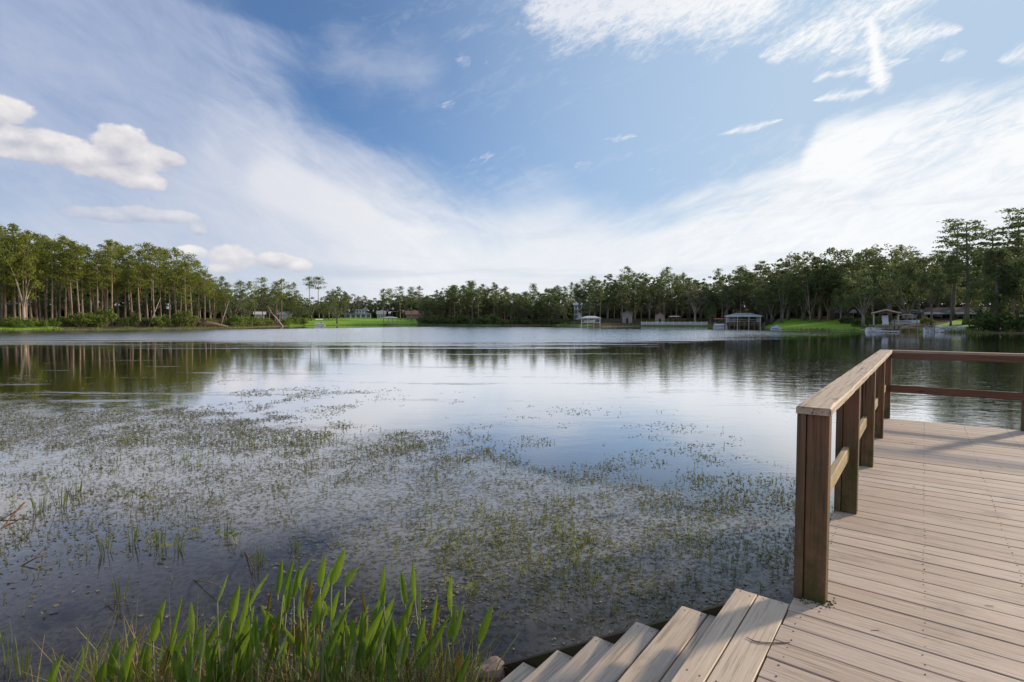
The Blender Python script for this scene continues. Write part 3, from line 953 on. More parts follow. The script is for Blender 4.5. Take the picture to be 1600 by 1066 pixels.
def plant(kind, px, off, ytop, leaf=None, bark=None, label=None, group=None, which=None, wid=1.0, wood=None, scale=None, base_px=None):
    """one tree standing off metres behind the shore in view column px, its top at photo row ytop"""
    Y = shore_y(px) + off
    p = at(px, 505, Y)
    z = ground_z(p.x, p.y)
    (tm, cm), H = KIND[kind][random.randrange(len(KIND[kind])) if which is None else which]
    if scale is None:
        h = at(px, ytop, Y).z - z
        scale = h / H
    sx = scale * wid * random.uniform(0.92, 1.1) if kind not in ('pine', 'tuft_pine') else (0.35 + 0.65 * scale) * wid * random.uniform(0.9, 1.12)
    o = thing(NAME[kind], label, CAT[kind], (p.x, p.y, z), random.uniform(0, 2 * PI), group)
    o.scale = (sx, sx, scale)
    for nm, me, m_ in (('trunk', tm, bark), ('crown', cm, leaf)):
        c_ = link(nm, me, o)
        if m_ is not None:
            c_.material_slots[0].link = 'OBJECT'; c_.material_slots[0].material = m_
    PLANTED.append([px, Y, ytop, o, kind, wood, scale * H])
    return o


SKYLINE = [(-120, 345), (0, 352), (30, 352), (62, 366), (88, 360), (105, 372), (140, 377), (165, 380), (190, 376), (208, 378), (230, 383), (258, 386), (285, 393), (300, 396), (320, 409), (340, 426),
           (352, 440), (370, 441), (392, 439), (410, 433), (440, 437), (460, 441), (475, 458), (505, 462), (527, 447), (545, 455), (575, 464), (600, 453), (625, 449), (650, 449), (668, 460), (685, 452),
           (705, 441), (727, 438), (750, 442), (775, 441), (795, 449), (815, 452), (830, 446), (845, 446), (865, 443), (880, 447), (900, 438), (925, 430), (945, 426), (965, 424), (990, 414), (1015, 424),
           (1033, 428), (1050, 416), (1075, 426), (1090, 434), (1110, 428), (1140, 414), (1165, 413), (1190, 406), (1215, 396), (1240, 391), (1255, 382), (1285, 386), (1300, 379), (1330, 386), (1355, 381),
           (1385, 372), (1410, 371), (1430, 381), (1450, 381), (1470, 372), (1490, 356), (1520, 348), (1545, 356), (1570, 352), (1590, 338), (1620, 326), (1760, 300)]
sky_x, sky_y = zip(*SKYLINE)
def skyline(x): return float(np.interp(x, sky_x, sky_y))


# --- the sunlit pine wood on the west
rnd = random.Random(5)
x = -34.0
while x < 352:
    plant('pine', x, rnd.uniform(9, 20), skyline(x) + rnd.uniform(-3, 16), L['pine'], None, wood='west', wid=1.0)
    x += rnd.uniform(7.0, 13)
x = -30.0
while x < 345:
    plant('pine', x, rnd.uniform(22, 40), skyline(x) + rnd.uniform(8, 44), L['pine'], None, wood='west', wid=0.9)
    x += rnd.uniform(13, 22)
pale = plant('oak', 38, 10.5, 383, L['pine'], B['pale'], 'broad pale-trunked tree with forked bare limbs among the slim pines by the grass bank', None, 1, 0.62, wood=None)
x = -25.0
while x < 372:
    o = plant('shrub', x, rnd.uniform(5.5, 12), rnd.uniform(491, 503) if rnd.random() < 0.75 else rnd.uniform(474, 490), L['shrub'] if rnd.random() < 0.7 else L['shrub_dark'], wood='west', wid=0.8)
    x += rnd.uniform(11, 22)
x = -30.0
while x < 380:
    plant('oak', x, rnd.uniform(26, 40), rnd.uniform(446, 470), L['shrub_dark'], wood='west', wid=1.0)
    x += rnd.uniform(13, 22)
# --- past the wood's end, toward the far lawn
for x, yt, k, o_ in ((352, 441, 'pine', 16), (364, 452, 'oak', 12), (377, 440, 'pine', 20), (386, 447, 'slim_oak', 16), (398, 440, 'pine', 18), (410, 434, 'pine', 22), (421, 447, 'slim_oak', 14), (432, 441, 'pine', 24),
                     (441, 437, 'pine', 20), (452, 445, 'pine', 26), (461, 441, 'pine', 22), (468, 458, 'oak', 18), (487, 464, 'oak', 30), (505, 466, 'oak', 34), (514, 460, 'oak', 40)):
    plant(k, x, o_, yt, L['pine'] if k == 'pine' else L['oak'], wood='cove')
for x in (358, 372, 388, 402, 416, 430, 446, 459, 474, 490, 508, 520):
    plant('slim_oak', x, rnd.uniform(30, 44), max(skyline(x), 440) + rnd.uniform(6, 18), L['oak'], wood='cove', wid=1.15, which=rnd.choice((0, 2)))
plant('tuft_pine', 483, 34, 433, L['pine_dark'], None, 'taller of two tufted pines standing high above the trees west of the far white house', None, 0, 1.15)
plant('tuft_pine', 499, 36, 434, L['pine_dark'], None, 'second of two tufted pines above the trees, its crown leaning toward the far white house', None, 1, 1.25)
plant('oak', 527, 9, 446, L['oak'], None, 'dark rounded tree standing alone on the far lawn before the white house', None, 0, 0.85)
for x in (366, 380, 392, 407, 417, 446, 458, 470):
    plant('shrub', x, rnd.uniform(4, 9), rnd.uniform(486, 498), L['shrub'], wood='cove')
# --- trees behind the far lawn and houses
x = 530.0
while x < 690:
    k = rnd.choice(('slim_oak', 'oak', 'pine', 'slim_oak'))
    plant(k, x, rnd.uniform(56, 78), skyline(x) + rnd.uniform(-1, 14), L['moss_oak'] if k == 'oak' else L['oak'] if k == 'slim_oak' else L['pine_dark'], wood='house')
    plant('slim_oak', x + 4, rnd.uniform(62, 84), skyline(x) + rnd.uniform(2, 14), L['moss_oak'] if rnd.random() < 0.4 else L['oak'], wood='house', wid=1.2, which=rnd.choice((0, 2)))
    x += rnd.uniform(8, 12)
for x, yt in ((600, 452), (625, 448), (643, 449), (655, 447)):
    plant('pine', x, rnd.uniform(24, 34), yt, L['pine_dark'], wood='house')
# --- the long dark wood in the middle
x = 664.0
while x < 902:
    k = 'pine' if rnd.random() < 0.72 else 'slim_oak'
    plant(k, x, rnd.uniform(10, 26) + (36 if x > 891 else 0), skyline(x) + rnd.uniform(-2, 13), L['pine_dark'] if k == 'pine' else L['oak'], wood='middle')
    if rnd.random() < 0.8: plant('pine', x + 4, rnd.uniform(18, 30) + (36 if x > 888 else 0), skyline(x) + rnd.uniform(2, 16), L['pine_dark'], wood='middle', wid=1.1)
    x += rnd.uniform(7, 11)
x = 662.0
while x < 888:
    plant('slim_oak', x, rnd.uniform(10, 26), rnd.uniform(452, 474), L['oak'], wood='middle', wid=1.2, which=rnd.choice((0, 2, 2)))
    x += rnd.uniform(8, 12)
x = 668.0
while x < 900:
    plant('shrub', x, rnd.uniform(4, 9), rnd.uniform(488, 499), L['shrub_dark'], wood='middle', wid=1.2)
    x += rnd.uniform(11, 20)
# --- behind the picket fence and boathouses
x = 910.0
while x < 1205:
    k = 'pine' if rnd.random() < 0.5 else ('slim_oak' if rnd.random() < 0.7 else 'cypress')
    plant(k, x, rnd.uniform(24, 40) + (24 if x < 917 else 0), skyline(x) + rnd.uniform(-1, 18), L['pine_dark'] if k == 'pine' else L['oak'], wood='fence')
    x += rnd.uniform(8.5, 13)
plant('oak', 897, 14, 486, L['oak'], None, 'low leafy tree half hiding the tall white house above the hipped boathouse', None, 1, 0.9)
plant('slim_oak', 911, 20, 462, L['oak'], None, 'slender tree just east of the tall white house in the trees', None, 0, 0.9)
x = 930.0
while x < 1200:
    plant('oak', x, rnd.uniform(26, 42), rnd.uniform(440, 462), L['moss_oak'] if rnd.random() < 0.45 else L['oak'], wood='fence')
    x += rnd.uniform(15, 24)
plant('cypress', 921, 14, 438, L['cypress'], None, 'narrow dark cypress beside the small white boathouse', None, 2, 0.8)
plant('oak', 1086, 15, 446, L['moss_oak'], B['pale'], 'spreading grey oak with a pale forked trunk behind the east end of the picket fence', None, 1, 1.0)
plant('oak', 1110, 12, 470, L['shrub_dark'], None, 'low dark rounded tree between the picket fence and the red-topped pontoon boat', None, 0, 0.7)
# --- the tall shaded trees on the east
x = 1205.0
while x < 1475:
    k = rnd.choice(('slim_oak', 'pine', 'cypress', 'oak'))
    plant(k, x, rnd.uniform(30, 46), skyline(x) + rnd.uniform(-1, 22), L['pine_dark'] if k == 'pine' else L['cypress'] if k == 'cypress' else L['oak'], wood='east')
    x += rnd.uniform(11, 17)
x = 1208.0
while x < 1530:
    plant('oak', x, rnd.uniform(36, 54), rnd.uniform(425, 450), L['oak'], wood='east', wid=1.15)
    x += rnd.uniform(17, 26)
for x, off, yt, bk in ((1223, 25, 402, 'grey'), (1266, 26, 392, 'pine'), (1280, 27, 398, 'pine'), (1294, 29, 384, 'pine'), (1313, 24, 430, 'grey')):
    plant('slim_oak', x, off, yt, L['oak'], B[bk], wood='lawn', wid=0.95)
plant('oak', 1314, 20, 446, L['oak'], None, 'dark single tree standing on the bright eastern lawn before the low white-roofed house', None, 3, 0.8)
plant('oak', 1349, 12, 420, L['oak'], B['grey'], 'dense dark oak between the bright eastern lawn and the brown gabled boathouse', None, 1, 0.9)
plant('oak', 1416, 16, 408, L['oak'], B['grey'], 'broad oak leaning over the boat beside the brown gabled boathouse', None, 2, 0.75)
plant('slim_oak', 1455, 12, 395, L['cypress'], B['grey'], 'slender tree by the tan end wall of the long brown-roofed house', None, 1, 0.9)
plant('cypress', 1508, 17, 344, L['cypress'], B['grey'], 'towering cypress with level layered branches before the long brown-roofed house', None, 1, 1.15)
plant('cypress', 1490, 30, 352, L['cypress'], B['grey'], 'cypress with layered branches standing close behind the tallest one', None, 0, 1.0)
plant('pine', 1484, 14, 400, L['pine_dark'], B['grey'], 'thin pale-trunked pine before the dark porch of the long brown-roofed house', None, 3, 0.8)
for x, off, yt, wch in ((1548, 26, 358, 0), (1584, 24, 340, 2), (1606, 20, 326, 1)):
    plant('cypress', x, off, yt, L['cypress'], B['grey'], wood='corner', wid=1.15)
plant('vine', 1554, 5, 392, L['oak'], None, 'bulky tree smothered in vines down to the water beside the stone wall', None, 0, 0.92)
plant('vine', 1590, 7, 408, L['cypress'], None, 'vine-hung tree at the water just past the bulkier smothered one', None, 1, 1.0)
for x in (1538, 1556, 1572, 1595, 1620):
    plant('shrub', x, rnd.uniform(2.0, 4.0), rnd.uniform(474, 490), L['shrub_dark'], wood='corner', wid=0.9)
for x, yt in ((1345, 495), (1356, 490), (1190, 496), (1175, 488), (1450, 494), (1325, 492)):
    plant('shrub', x, rnd.uniform(14, 24), yt, L['shrub'] if x in (1345, 1450) else L['shrub_dark'], wood='gardens', wid=1.1)

# --- what stands deeper in the woods and reads as one mass
def far_wood(name, spec):
    V, F, n0 = [], [], 0
    for (px, off, yt, kind) in spec:
        if px is None:                       # shores beyond the view: off = angle about the lake and distance from the water, yt = height
            r_ = float(np.interp(off[0], phis, shore_r, period=2 * PI)) + off[1]
            p = Vector((CX + math.cos(off[0]) * r_, CY + math.sin(off[0]) * r_, 0)); Y = None
        else:
            Y = shore_y(px) + off
            p = at(px, 505, Y)
        z = ground_z(p.x, p.y)
        (tm, cm), H = KIND[kind][random.randrange(len(KIND[kind]))]
        nv = len(cm.vertices)
        a = np.zeros(nv * 3, np.float32); cm.vertices.foreach_get('co', a); a = a.reshape(-1, 4, 3)
        keep = rng.random(len(a)) < 0.6
        a = a[keep]
        mid = a.mean(1, keepdims=True); a = mid + (a - mid) * 1.45
        a = a.reshape(-1, 3)
        s = (yt if Y is None else at(px, yt, Y).z - z) / H
        th = random.uniform(0, 6.28)
        x_ = a[:, 0] * math.cos(th) - a[:, 1] * math.sin(th); y_ = a[:, 0] * math.sin(th) + a[:, 1] * math.cos(th)
        w = s if kind != 'pine' else 0.4 + 0.6 * s
        V.append(np.stack([x_ * w * 1.15 + p.x, y_ * w * 1.15 + p.y, a[:, 2] * s + z], 1))
    V = np.concatenate(V)
    link(name, new_mesh(name, V, np.arange(len(V)).reshape(-1, 4), (L['oak'],)), None, kind='stuff')


spec = []
x = -60.0
while x < 1625:
    d = 46 if x < 360 else 52 if x < 520 else 74 if x < 690 else 40 if x < 875 else 56 if x < 1205 else 66
    top = skyline(x)
    hgt = 505 - top
    spec.append((x, d + rnd.uniform(0, 10), top + hgt * (rnd.uniform(0.06, 0.22) if 500 < x < 1210 else rnd.uniform(0.16, 0.34)), 'slim_oak' if rnd.random() < 0.6 else 'oak'))
    spec.append((x + 5, d + rnd.uniform(8, 22), top + hgt * rnd.uniform(0.36, 0.6), 'oak'))
    for q in (3, 12, 22) if x < 900 else (0, 6, 12, 18, 24, 30):
        spec.append((x + rnd.uniform(0, 8), d + q + rnd.uniform(0, 8), rnd.uniform(472, 484) if not 530 < x < 690 else rnd.uniform(484, 489), 'shrub'))
    x += rnd.uniform(9, 14)
for a0, a1 in ((27, -22), (152, 196)):
    a = a0
    while (a - a1) * (a0 - a1) > 0:
        for o_, h_, k_ in ((rnd.uniform(3, 7), rnd.uniform(3, 6), 'shrub'), (rnd.uniform(9, 18), rnd.uniform(11, 18), 'oak'), (rnd.uniform(16, 30), rnd.uniform(15, 22), 'slim_oak'), (rnd.uniform(24, 40), rnd.uniform(5, 8), 'shrub')):
            spec.append((None, (R(a + rnd.uniform(-1, 1)), o_), h_, k_))
        a += rnd.uniform(1.8, 2.8) * (1 if a1 > a0 else -1)
far_wood('far_woods', spec)

# --- labels that single each wood's trees out
ORD = 'first second third fourth fifth sixth seventh eighth ninth tenth eleventh twelfth thirteenth fourteenth fifteenth sixteenth seventeenth eighteenth nineteenth'.split()
TENS = {2: 'twent', 3: 'thirt', 4: 'fort', 5: 'fift', 6: 'sixt', 7: 'sevent', 8: 'eight', 9: 'ninet'}
def ordinal(n):
    if n < 20: return ORD[n - 1]
    t_, u_ = divmod(n, 10)
    return TENS[t_] + ('ieth' if u_ == 0 else 'y-' + ORD[u_ - 1])


LOOK = {'pine': 'bare-trunked pine', 'slim_oak': 'slender leafy tree', 'oak': 'broad dark tree', 'cypress': 'layered cypress', 'shrub': 'leafy bush', 'tuft_pine': 'tufted pine'}
WHERE = {'west': ('in the sunlit pine wood', 'trees of the sunlit pine wood'), 'cove': ('between the pine wood and the far lawn', 'trees of the cove'),
         'house': ('behind the far white house', 'trees behind the far white house'), 'middle': ('in the dark wood across the lake', 'trees of the dark wood across the lake'),
         'fence': ('behind the picket fence shore', 'trees behind the picket fence shore'), 'east': ('above the bright eastern lawn', 'tall shaded trees on the east'),
         'lawn': ('at the back of the bright eastern lawn', 'trees on the eastern lawn'), 'corner': ('past the stone wall by the deck end', 'trees past the stone wall'), 'gardens': ('among the eastern boathouses', 'bushes in the gardens')}
for wd, (where, grp) in WHERE.items():
    for kd in LOOK:
        rows = sorted([p for p in PLANTED if p[5] == wd and p[4] == kd], key=lambda p: p[0])
        hs = [p[6] for p in rows]
        for i, p in enumerate(rows):
            r_ = sum(h <= p[6] for h in hs) / max(1, len(hs))
            size = 'tall' if r_ > 0.66 else 'low' if r_ < 0.34 else 'middling'
            p[3]['label'] = f'{size} {LOOK[kd]} {where}, {ordinal(i + 1)} from the left'
            p[3]['group'] = grp


# ------------------------------------------------------------------ houses, boathouses, boats along the far shore
M['white'] = plain('white_paint', (0.76, 0.76, 0.74), 0.5, 0.06)
M['offwhite'] = plain('grey_white_paint', (0.58, 0.58, 0.56), 0.6, 0.1)
M['roof_blue'] = plain('blue_grey_metal_roof', (0.30, 0.36, 0.42), 0.4, 0.1)
M['roof_grey'] = plain('grey_shingle_roof', (0.30, 0.29, 0.29), 0.85, 0.2)
M['roof_pale'] = plain('pale_metal_roof', (0.55, 0.55, 0.53), 0.45, 0.12)
M['roof_brown'] = plain('brown_shingle_roof', (0.17, 0.115, 0.09), 0.9, 0.25)
M['roof_red'] = plain('red_brown_shingle_roof', (0.24, 0.13, 0.10), 0.9, 0.22)
M['tan'] = plain('tan_stucco', (0.52, 0.43, 0.30), 0.85, 0.1)
M['brownwood'] = plain('brown_timber', (0.20, 0.13, 0.085), 0.8, 0.2)
M['greywood'] = plain('grey_timber', (0.27, 0.24, 0.21), 0.85, 0.2)
M['pinkwall'] = plain('dusty_pink_wall', (0.34, 0.25, 0.22), 0.85, 0.1)
M['glass'] = plain('dark_window_glass', (0.03, 0.035, 0.04), 0.08, 0.1, spec=0.6)
M['dark'] = plain('dark_paint_and_porch_shade', (0.035, 0.03, 0.027), 0.8, 0.2)  # near-black for doors and the outboard; on porches it paints in shade
M['red'] = plain('red_canvas', (0.36, 0.11, 0.09), 0.8, 0.12)
M['teal'] = plain('teal_canvas', (0.05, 0.28, 0.24), 0.8, 0.12)
M['hull'] = plain('white_gelcoat', (0.72, 0.73, 0.74), 0.25, 0.05)
M['navy'] = plain('blue_hull_stripe', (0.06, 0.11, 0.22), 0.3, 0.1)
M['stone'] = plain('pale_rubble_stone', (0.60, 0.59, 0.57), 0.9, 0.25, 1.5)
M['cream'] = plain('cream_canvas', (0.66, 0.60, 0.47), 0.8, 0.08)


def spot(px, py, off=None, Y=None):
    """ground point seen in column px: off metres behind the shore"""
    if Y is None: Y = shore_y(px) + off
    p = at(px, py, Y)
    return p, Y


def bx(name, parent, m, x0, x1, y0, y1, z0, z1):
    return link(name, MB().box(x0, x1, y0, y1, z0, z1).mesh(name, m), parent)


def window(parent, x, z, w, h, y, frame='white'):
    """framed window on a wall facing the lake (-y); set into it"""
    f = MB()
    t_ = 0.09
    f.box(x - w / 2 - t_, x + w / 2 + t_, y - 0.05, y + 0.02, z + h / 2, z + h / 2 + t_)
    f.box(x - w / 2 - t_, x + w / 2 + t_, y - 0.07, y + 0.02, z - h / 2 - t_, z - h / 2)
    f.box(x - w / 2 - t_, x - w / 2, y - 0.05, y + 0.02, z - h / 2, z + h / 2)
    f.box(x + w / 2, x + w / 2 + t_, y - 0.05, y + 0.02, z - h / 2, z + h / 2)
    f.box(x - 0.03, x + 0.03, y - 0.04, y + 0.02, z - h / 2, z + h / 2)
    w_ = link('window', f.mesh('window', M[frame]), parent)
    link('pane', MB().box(x - w / 2, x + w / 2, y - 0.015, y - 0.004, z - h / 2, z + h / 2).mesh('pane', M['glass']), w_)
    return w_


def gable_roof(parent, m, x0, x1, y0, y1, ze, zr, along='x', th=0.14):
    if along == 'x':
        ym = (y0 + y1) / 2
        pts = [(y0, ze), (ym, zr), (y1, ze), (y1, ze + th), (ym, zr + th), (y0, ze + th)]
        return link('roof', MB().prism(pts, x0, x1, 0).mesh('roof', m), parent)
    xm = (x0 + x1) / 2
    pts = [(x0, ze), (xm, zr), (x1, ze), (x1, ze + th), (xm, zr + th), (x0, ze + th)]
    return link('roof', MB().prism(pts, y0, y1, 1).mesh('roof', m), parent)


def hip_roof(parent, m, x0, x1, y0, y1, ze, zr, inset):
    ym = (y0 + y1) / 2
    v = [(x0, y0, ze), (x1, y0, ze), (x1, y1, ze), (x0, y1, ze), (x0 + inset, ym, zr), (x1 - inset, ym, zr)]
    f = [(0, 1, 5, 4), (1, 2, 5), (2, 3, 4, 5), (3, 0, 4), (3, 2, 1, 0)]
    return link('roof', MB().add(v, f).mesh('roof', m), parent)


def site(name, label, cat, px, off, Y=None, z=None, sink=0.0, group=None):
    p, Y = spot(px, 505, off, Y)
    zz = ground_z(p.x, p.y) if z is None else z
    o = thing(name, label, cat, (p.x, p.y, zz - sink), -math.atan2(p.x, p.y), group)
    return o, Y / FPX * math.hypot(1.0, p.x / p.y), zz       # object, metres per photo pixel across, ground height


def zrow(py, px, Y, z0):
    return at(px, py, Y).z - z0


# the white two-storey house beyond the far lawn
Yh = shore_y(556) + 58
o, mpp, g = site('white_house', 'long white house with pale blue-grey roofs beyond the bright far lawn', 'house', 556, 58)
z = lambda py: zrow(py, 556, Yh, g)
w = 44 * mpp / 2
bx('wall', o, M['white'], -w, w, 0, 7, 0, z(490.5))
hip_roof(o, M['roof_blue'], -w - 0.6, w + 0.6, -0.6, 7.6, z(490.5) + 0.02, z(488), 3.5)
up = link('upper_storey', MB().box(-1.5, 6.2, 1.2, 6.2, z(490.4) + 0.1, z(485.4)).mesh('upper_storey', M['white']), o)
link('roof', MB().prism([(-2.1, z(485.4)), (6.8, z(485.4)), (6.0, z(483.2)), (-1.3, z(483.2))], 0.6, 6.8, 1).mesh('roof', M['roof_blue']), up)
for i in range(5):
    xx = -1.0 + i * 1.55
    wv = window(o, xx + 0.4, (z(490) + z(485.4)) / 2 + 0.2, 1.0, 1.3, 1.2)
for i in range(6): window(o, -w + 1.4 + i * (2 * w - 2.8) / 5, 1.35, 1.5, 1.7, 0)
for i in range(7): bx('column', o, M['white'], -w + i * (2 * w - 0.3) / 6, -w + i * (2 * w - 0.3) / 6 + 0.3, -2.4, -2.1, 0, z(491.5))
bx('porch_roof', o, M['roof_blue'], -w - 0.2, w + 0.2, -2.7, -0.02, z(491.5), z(491.5) + 0.25)
# low house showing through the trees of the cove
Yh = shore_y(428) + 26
for px, off, ww, lab in ((406, 27, 13, 'low white-fronted house glimpsed through the trees next to the sunlit pine wood'), (446, 30, 17, 'low pale house glimpsed among trunks closer to the far lawn')):
    o, mpp, g = site('house', lab, 'house', px, off)
    Yh = shore_y(px) + off; z = lambda py: zrow(py, px, Yh, g)
    w = ww * mpp / 2
    bx('wall', o, M['offwhite'], -w, w, 0, 5, 0, max(2.3, z(492)))
    gable_roof(o, M['roof_pale'], -w - 0.5, w + 0.5, -0.7, 5.7, max(2.3, z(492)), max(3.6, z(487.5)))
    for xx in (-w * 0.55, w * 0.4): window(o, xx, 1.3, 1.1, 1.1, 0)
# pink-brown roofed house behind the trees east of the far lawn
for px, off, ww, lab, wl, rf in ((596, 50, 12, 'small grey cottage behind the far lawn, east of the white house', 'offwhite', 'roof_grey'), (648, 40, 26, 'long reddish-roofed house among trees at the east end of the far lawn', 'pinkwall', 'roof_red')):
    o, mpp, g = site('house', lab, 'house', px, off)
    Yh = shore_y(px) + off; z = lambda py: zrow(py, px, Yh, g)
    w = ww * mpp / 2
    bx('wall', o, M[wl], -w, w, 0, 6, 0, 2.5)
    gable_roof(o, M[rf], -w - 0.5, w + 0.5, -0.7, 6.7, 2.5, 4.6)
    for xx in (-w * 0.5, w * 0.1, w * 0.6): window(o, xx, 1.35, 1.0, 1.1, 0)


def shelter(name, label, px, py_top, py_eave, py_floor, wpx, depth, Y, roof, post, floor_m, hip=True, gap=0.0):
    """open boat shelter standing on posts in the water"""
    o, mpp, g = site(name, label, 'boathouse', px, None, Y, 0.0)
    z = lambda py: zrow(py, px, Y, 0.0)
    w = wpx * mpp / 2
    if hip: hip_roof(o, roof, -w, w, -0.5, depth + 0.5, z(py_eave), z(py_top), min(w * 0.6, depth / 2))
    else: gable_roof(o, roof, -w, w, -0.5, depth + 0.5, z(py_eave), z(py_top), 'y')
    bx('fascia', o, M['white'], -w - 0.02, w + 0.02, -0.54, -0.503, z(py_eave) - 0.24, z(py_eave) + 0.05)
    for k in range(4):
        xx = -w * 0.92 + k * (w * 1.84 / 3)
        for yy in (0.1, depth - 0.1):
            bx('post', o, post, xx - 0.11, xx + 0.11, yy - 0.11, yy + 0.11, -1.5, z(py_eave) - 0.003)
    fl = MB().box(-w * 0.98, w * 0.98, -0.2, depth, z(py_floor) - 0.22, z(py_floor))
    link('floor', fl.mesh('floor', floor_m), o)
    for k in range(2):
        bx('railing', o, post, -w * 0.9, w * 0.9, -0.16, -0.09, z(py_floor) + 0.45 + 0.5 * k, z(py_floor) + 0.53 + 0.5 * k)
    return o, z, w


Yb = shore_y(924) - 3
o, z, w = shelter('boathouse', 'small white hipped boathouse standing in the water west of the picket fence', 923, 493.8, 496.6, 503.8, 31, 5.0, Yb, M['roof_pale'], M['offwhite'], M['offwhite'])
boat = site('motorboat', 'small white motorboat hanging inside the hipped-roof white boathouse', 'boat', 921, None, Yb + 2.4, 0.0)[0]


def hull_mesh(l, w, h, m):
    """pointed hull along x, flared sides"""
    n = 9; v = []; f = []
    for i in range(n):
        s = i / (n - 1); b = w / 2 * (1 - max(0, (s - 0.45) / 0.55) ** 2.2) ; kz = 0.10 * s ** 3 * h * 4
        v += [(-l / 2 + l * s, -b, h + kz * 0.4), (-l / 2 + l * s, -b * 0.72, kz), (-l / 2 + l * s, b * 0.72, kz), (-l / 2 + l * s, b, h + kz * 0.4)]
    for i in range(n - 1):
        a, c_ = i * 4, i * 4 + 4
        f += [(a, c_, c_ + 1, a + 1), (a + 1, c_ + 1, c_ + 2, a + 2), (a + 2, c_ + 2, c_ + 3, a + 3), (a + 3, c_ + 3, c_, a)]
    f += [(0, 1, 2, 3), (n * 4 - 1, n * 4 - 2, n * 4 - 3, n * 4 - 4)]
    return MB().add(v, f).mesh('hull', m)


h_ = link('hull', hull_mesh(4.2, 1.7, 0.75, M['hull']), boat, (0, 0, 1.55))
link('windshield', MB().prism([(-0.65, 0), (0.65, 0), (0.5, 0.45), (-0.5, 0.45)], 0.35, 0.42, 0).mesh('windshield', M['glass']), boat, (0, 0, 2.3))
link('outboard', MB().box(-2.5, -2.12, -0.2, 0.2, 1.5, 2.6).mesh('outboard', M['dark']), boat)

Yp = shore_y(610) - 4
o, z, w = shelter('boat_canopy', 'flat pale boat canopy on thin posts at the edge of the far lawn', 610, 494.8, 496.4, 505.6, 22, 4.5, Yp, M['roof_pale'], M['greywood'], M['greywood'])

Yb = shore_y(1160) - 2
o, z, w = shelter('boathouse', 'wide grey-roofed boathouse with white sides east of the picket fence', 1161, 489.0, 493.6, 504.6, 49, 8.0, Yb, M['roof_grey'], M['offwhite'], M['brownwood'])
bx('side_wall', o, M['offwhite'], -w * 0.96, -w * 0.42, 6.2, 6.35, z(504), z(494))
bx('side_wall', o, M['offwhite'], w * 0.72, w * 0.94, 6.2, 6.35, z(504), z(494))
window(o, -w * 0.68, (z(504) + z(494)) / 2, 1.0, 0.9, 6.2)
# brown dock and pilings before it
dk, mpp, g = site('fishing_dock', 'brown timber dock on many pilings in front of the wide grey-roofed boathouse', 'dock', 1163, None, Yb - 5.5, 0.0)
w = 52 * mpp / 2
for i in range(16): bx('dock_plank', dk, M['brownwood'], -w + i * 2 * w / 16 + 0.02, -w + (i + 1) * 2 * w / 16 - 0.02, 0, 2.0, 0.62, 0.70)
pl = MB().tube([(0, 0, -1.5), (0, 0, 1.75)], 0.13, 8).mesh('piling', M['brownwood'])
for i in range(9):
    for yy in (0.0, 2.0): link('piling', pl, dk, (-w + i * 2 * w / 8, yy, random.uniform(-0.35, 0.2)))
bx('railing', dk, M['brownwood'], -w, w, 2.13, 2.19, 1.30, 1.40)


def pontoon(label, px, Y, wpx, canopy, pytop):
    o, mpp, g = site('pontoon_boat', label, 'boat', px, None, Y, 0.0)
    l = max(4.6, wpx * mpp)
    zt = zrow(pytop, px, Y, 0.0)
    for yy in (-0.85, 0.85):
        link('pontoon', MB().tube([(-l / 2, yy, 0.12), (l / 2 - 0.5, yy, 0.12), (l / 2, yy, 0.3)], [0.3, 0.3, 0.08], 10).mesh('pontoon', M['offwhite']), o)
    bx('deck', o, M['offwhite'], -l / 2, l / 2 - 0.25, -1.2, 1.2, 0.44, 0.56)
    for yy in (-1.17, 1.13): bx('fence_panel', o, M['hull'], -l / 2 + 0.2, l / 2 - 0.6, yy, yy + 0.04, 0.70, 1.25)
    bx('seat', o, M['cream'], -l / 2 + 0.3, -l / 2 + 1.2, -0.9, 0.9, 0.563, 1.05)
    bx('console', o, M['navy'], 0.2, 0.8, 0.1, 0.8, 0.563, 1.5)
    c_ = link('canopy', MB().prism([(-1.25, zt - 0.35), (-0.8, zt - 0.06), (0, zt), (0.8, zt - 0.06), (1.25, zt - 0.35), (0.8, zt - 0.14), (0, zt - 0.08), (-0.8, zt - 0.14)], -l * 0.40, l * 0.30, 0).mesh('canopy', canopy), o)
    for xx in (-l * 0.38, l * 0.27):
        for yy in (-1.1, 1.1): link('canopy_pole', MB().tube([(xx, yy, 0.57), (xx, yy, zt - 0.3)], 0.03, 6).mesh('canopy_pole', M['offwhite']), c_)
    return o


pontoon('pontoon boat with a faded red canopy moored next to the wide grey-roofed boathouse', 1126, shore_y(1126) - 4, 20, M['red'], 497.4)
pontoon('small pale pontoon boat moored off the far lawn below the lone tree', 500, shore_y(500) - 3, 11, M['white'], 498.6)

# jet ski under a pale cover at the lawn's edge
o, mpp, g = site('jet_ski', 'white jet ski under a pale blue cover at the edge of the eastern lawn', 'jet ski', 1213, None, shore_y(1213) - 2.5, 0.0)
link('hull', hull_mesh(2.6, 1.15, 0.42, M['hull']), o, (0, 0, 0.0), (0, 0, 0.2))
link('cover', MB().prism([(-1.2, 0.45), (1.1, 0.47), (0.55, 0.78), (0.25, 1.18), (0.0, 1.15), (-0.35, 0.85), (-1.1, 0.72)], -0.36, 0.36, 1).mesh('cover', plain('pale_blue_cover', (0.45, 0.53, 0.62), 0.7, 0.1)), o, (0, 0, 0.0), (0, 0, 0.2))
link('stripe', MB().box(-1.2, 0.5, -0.60, -0.585, 0.22, 0.34).mesh('stripe', M['navy']), o, (0, 0, 0.0), (0, 0, 0.2))

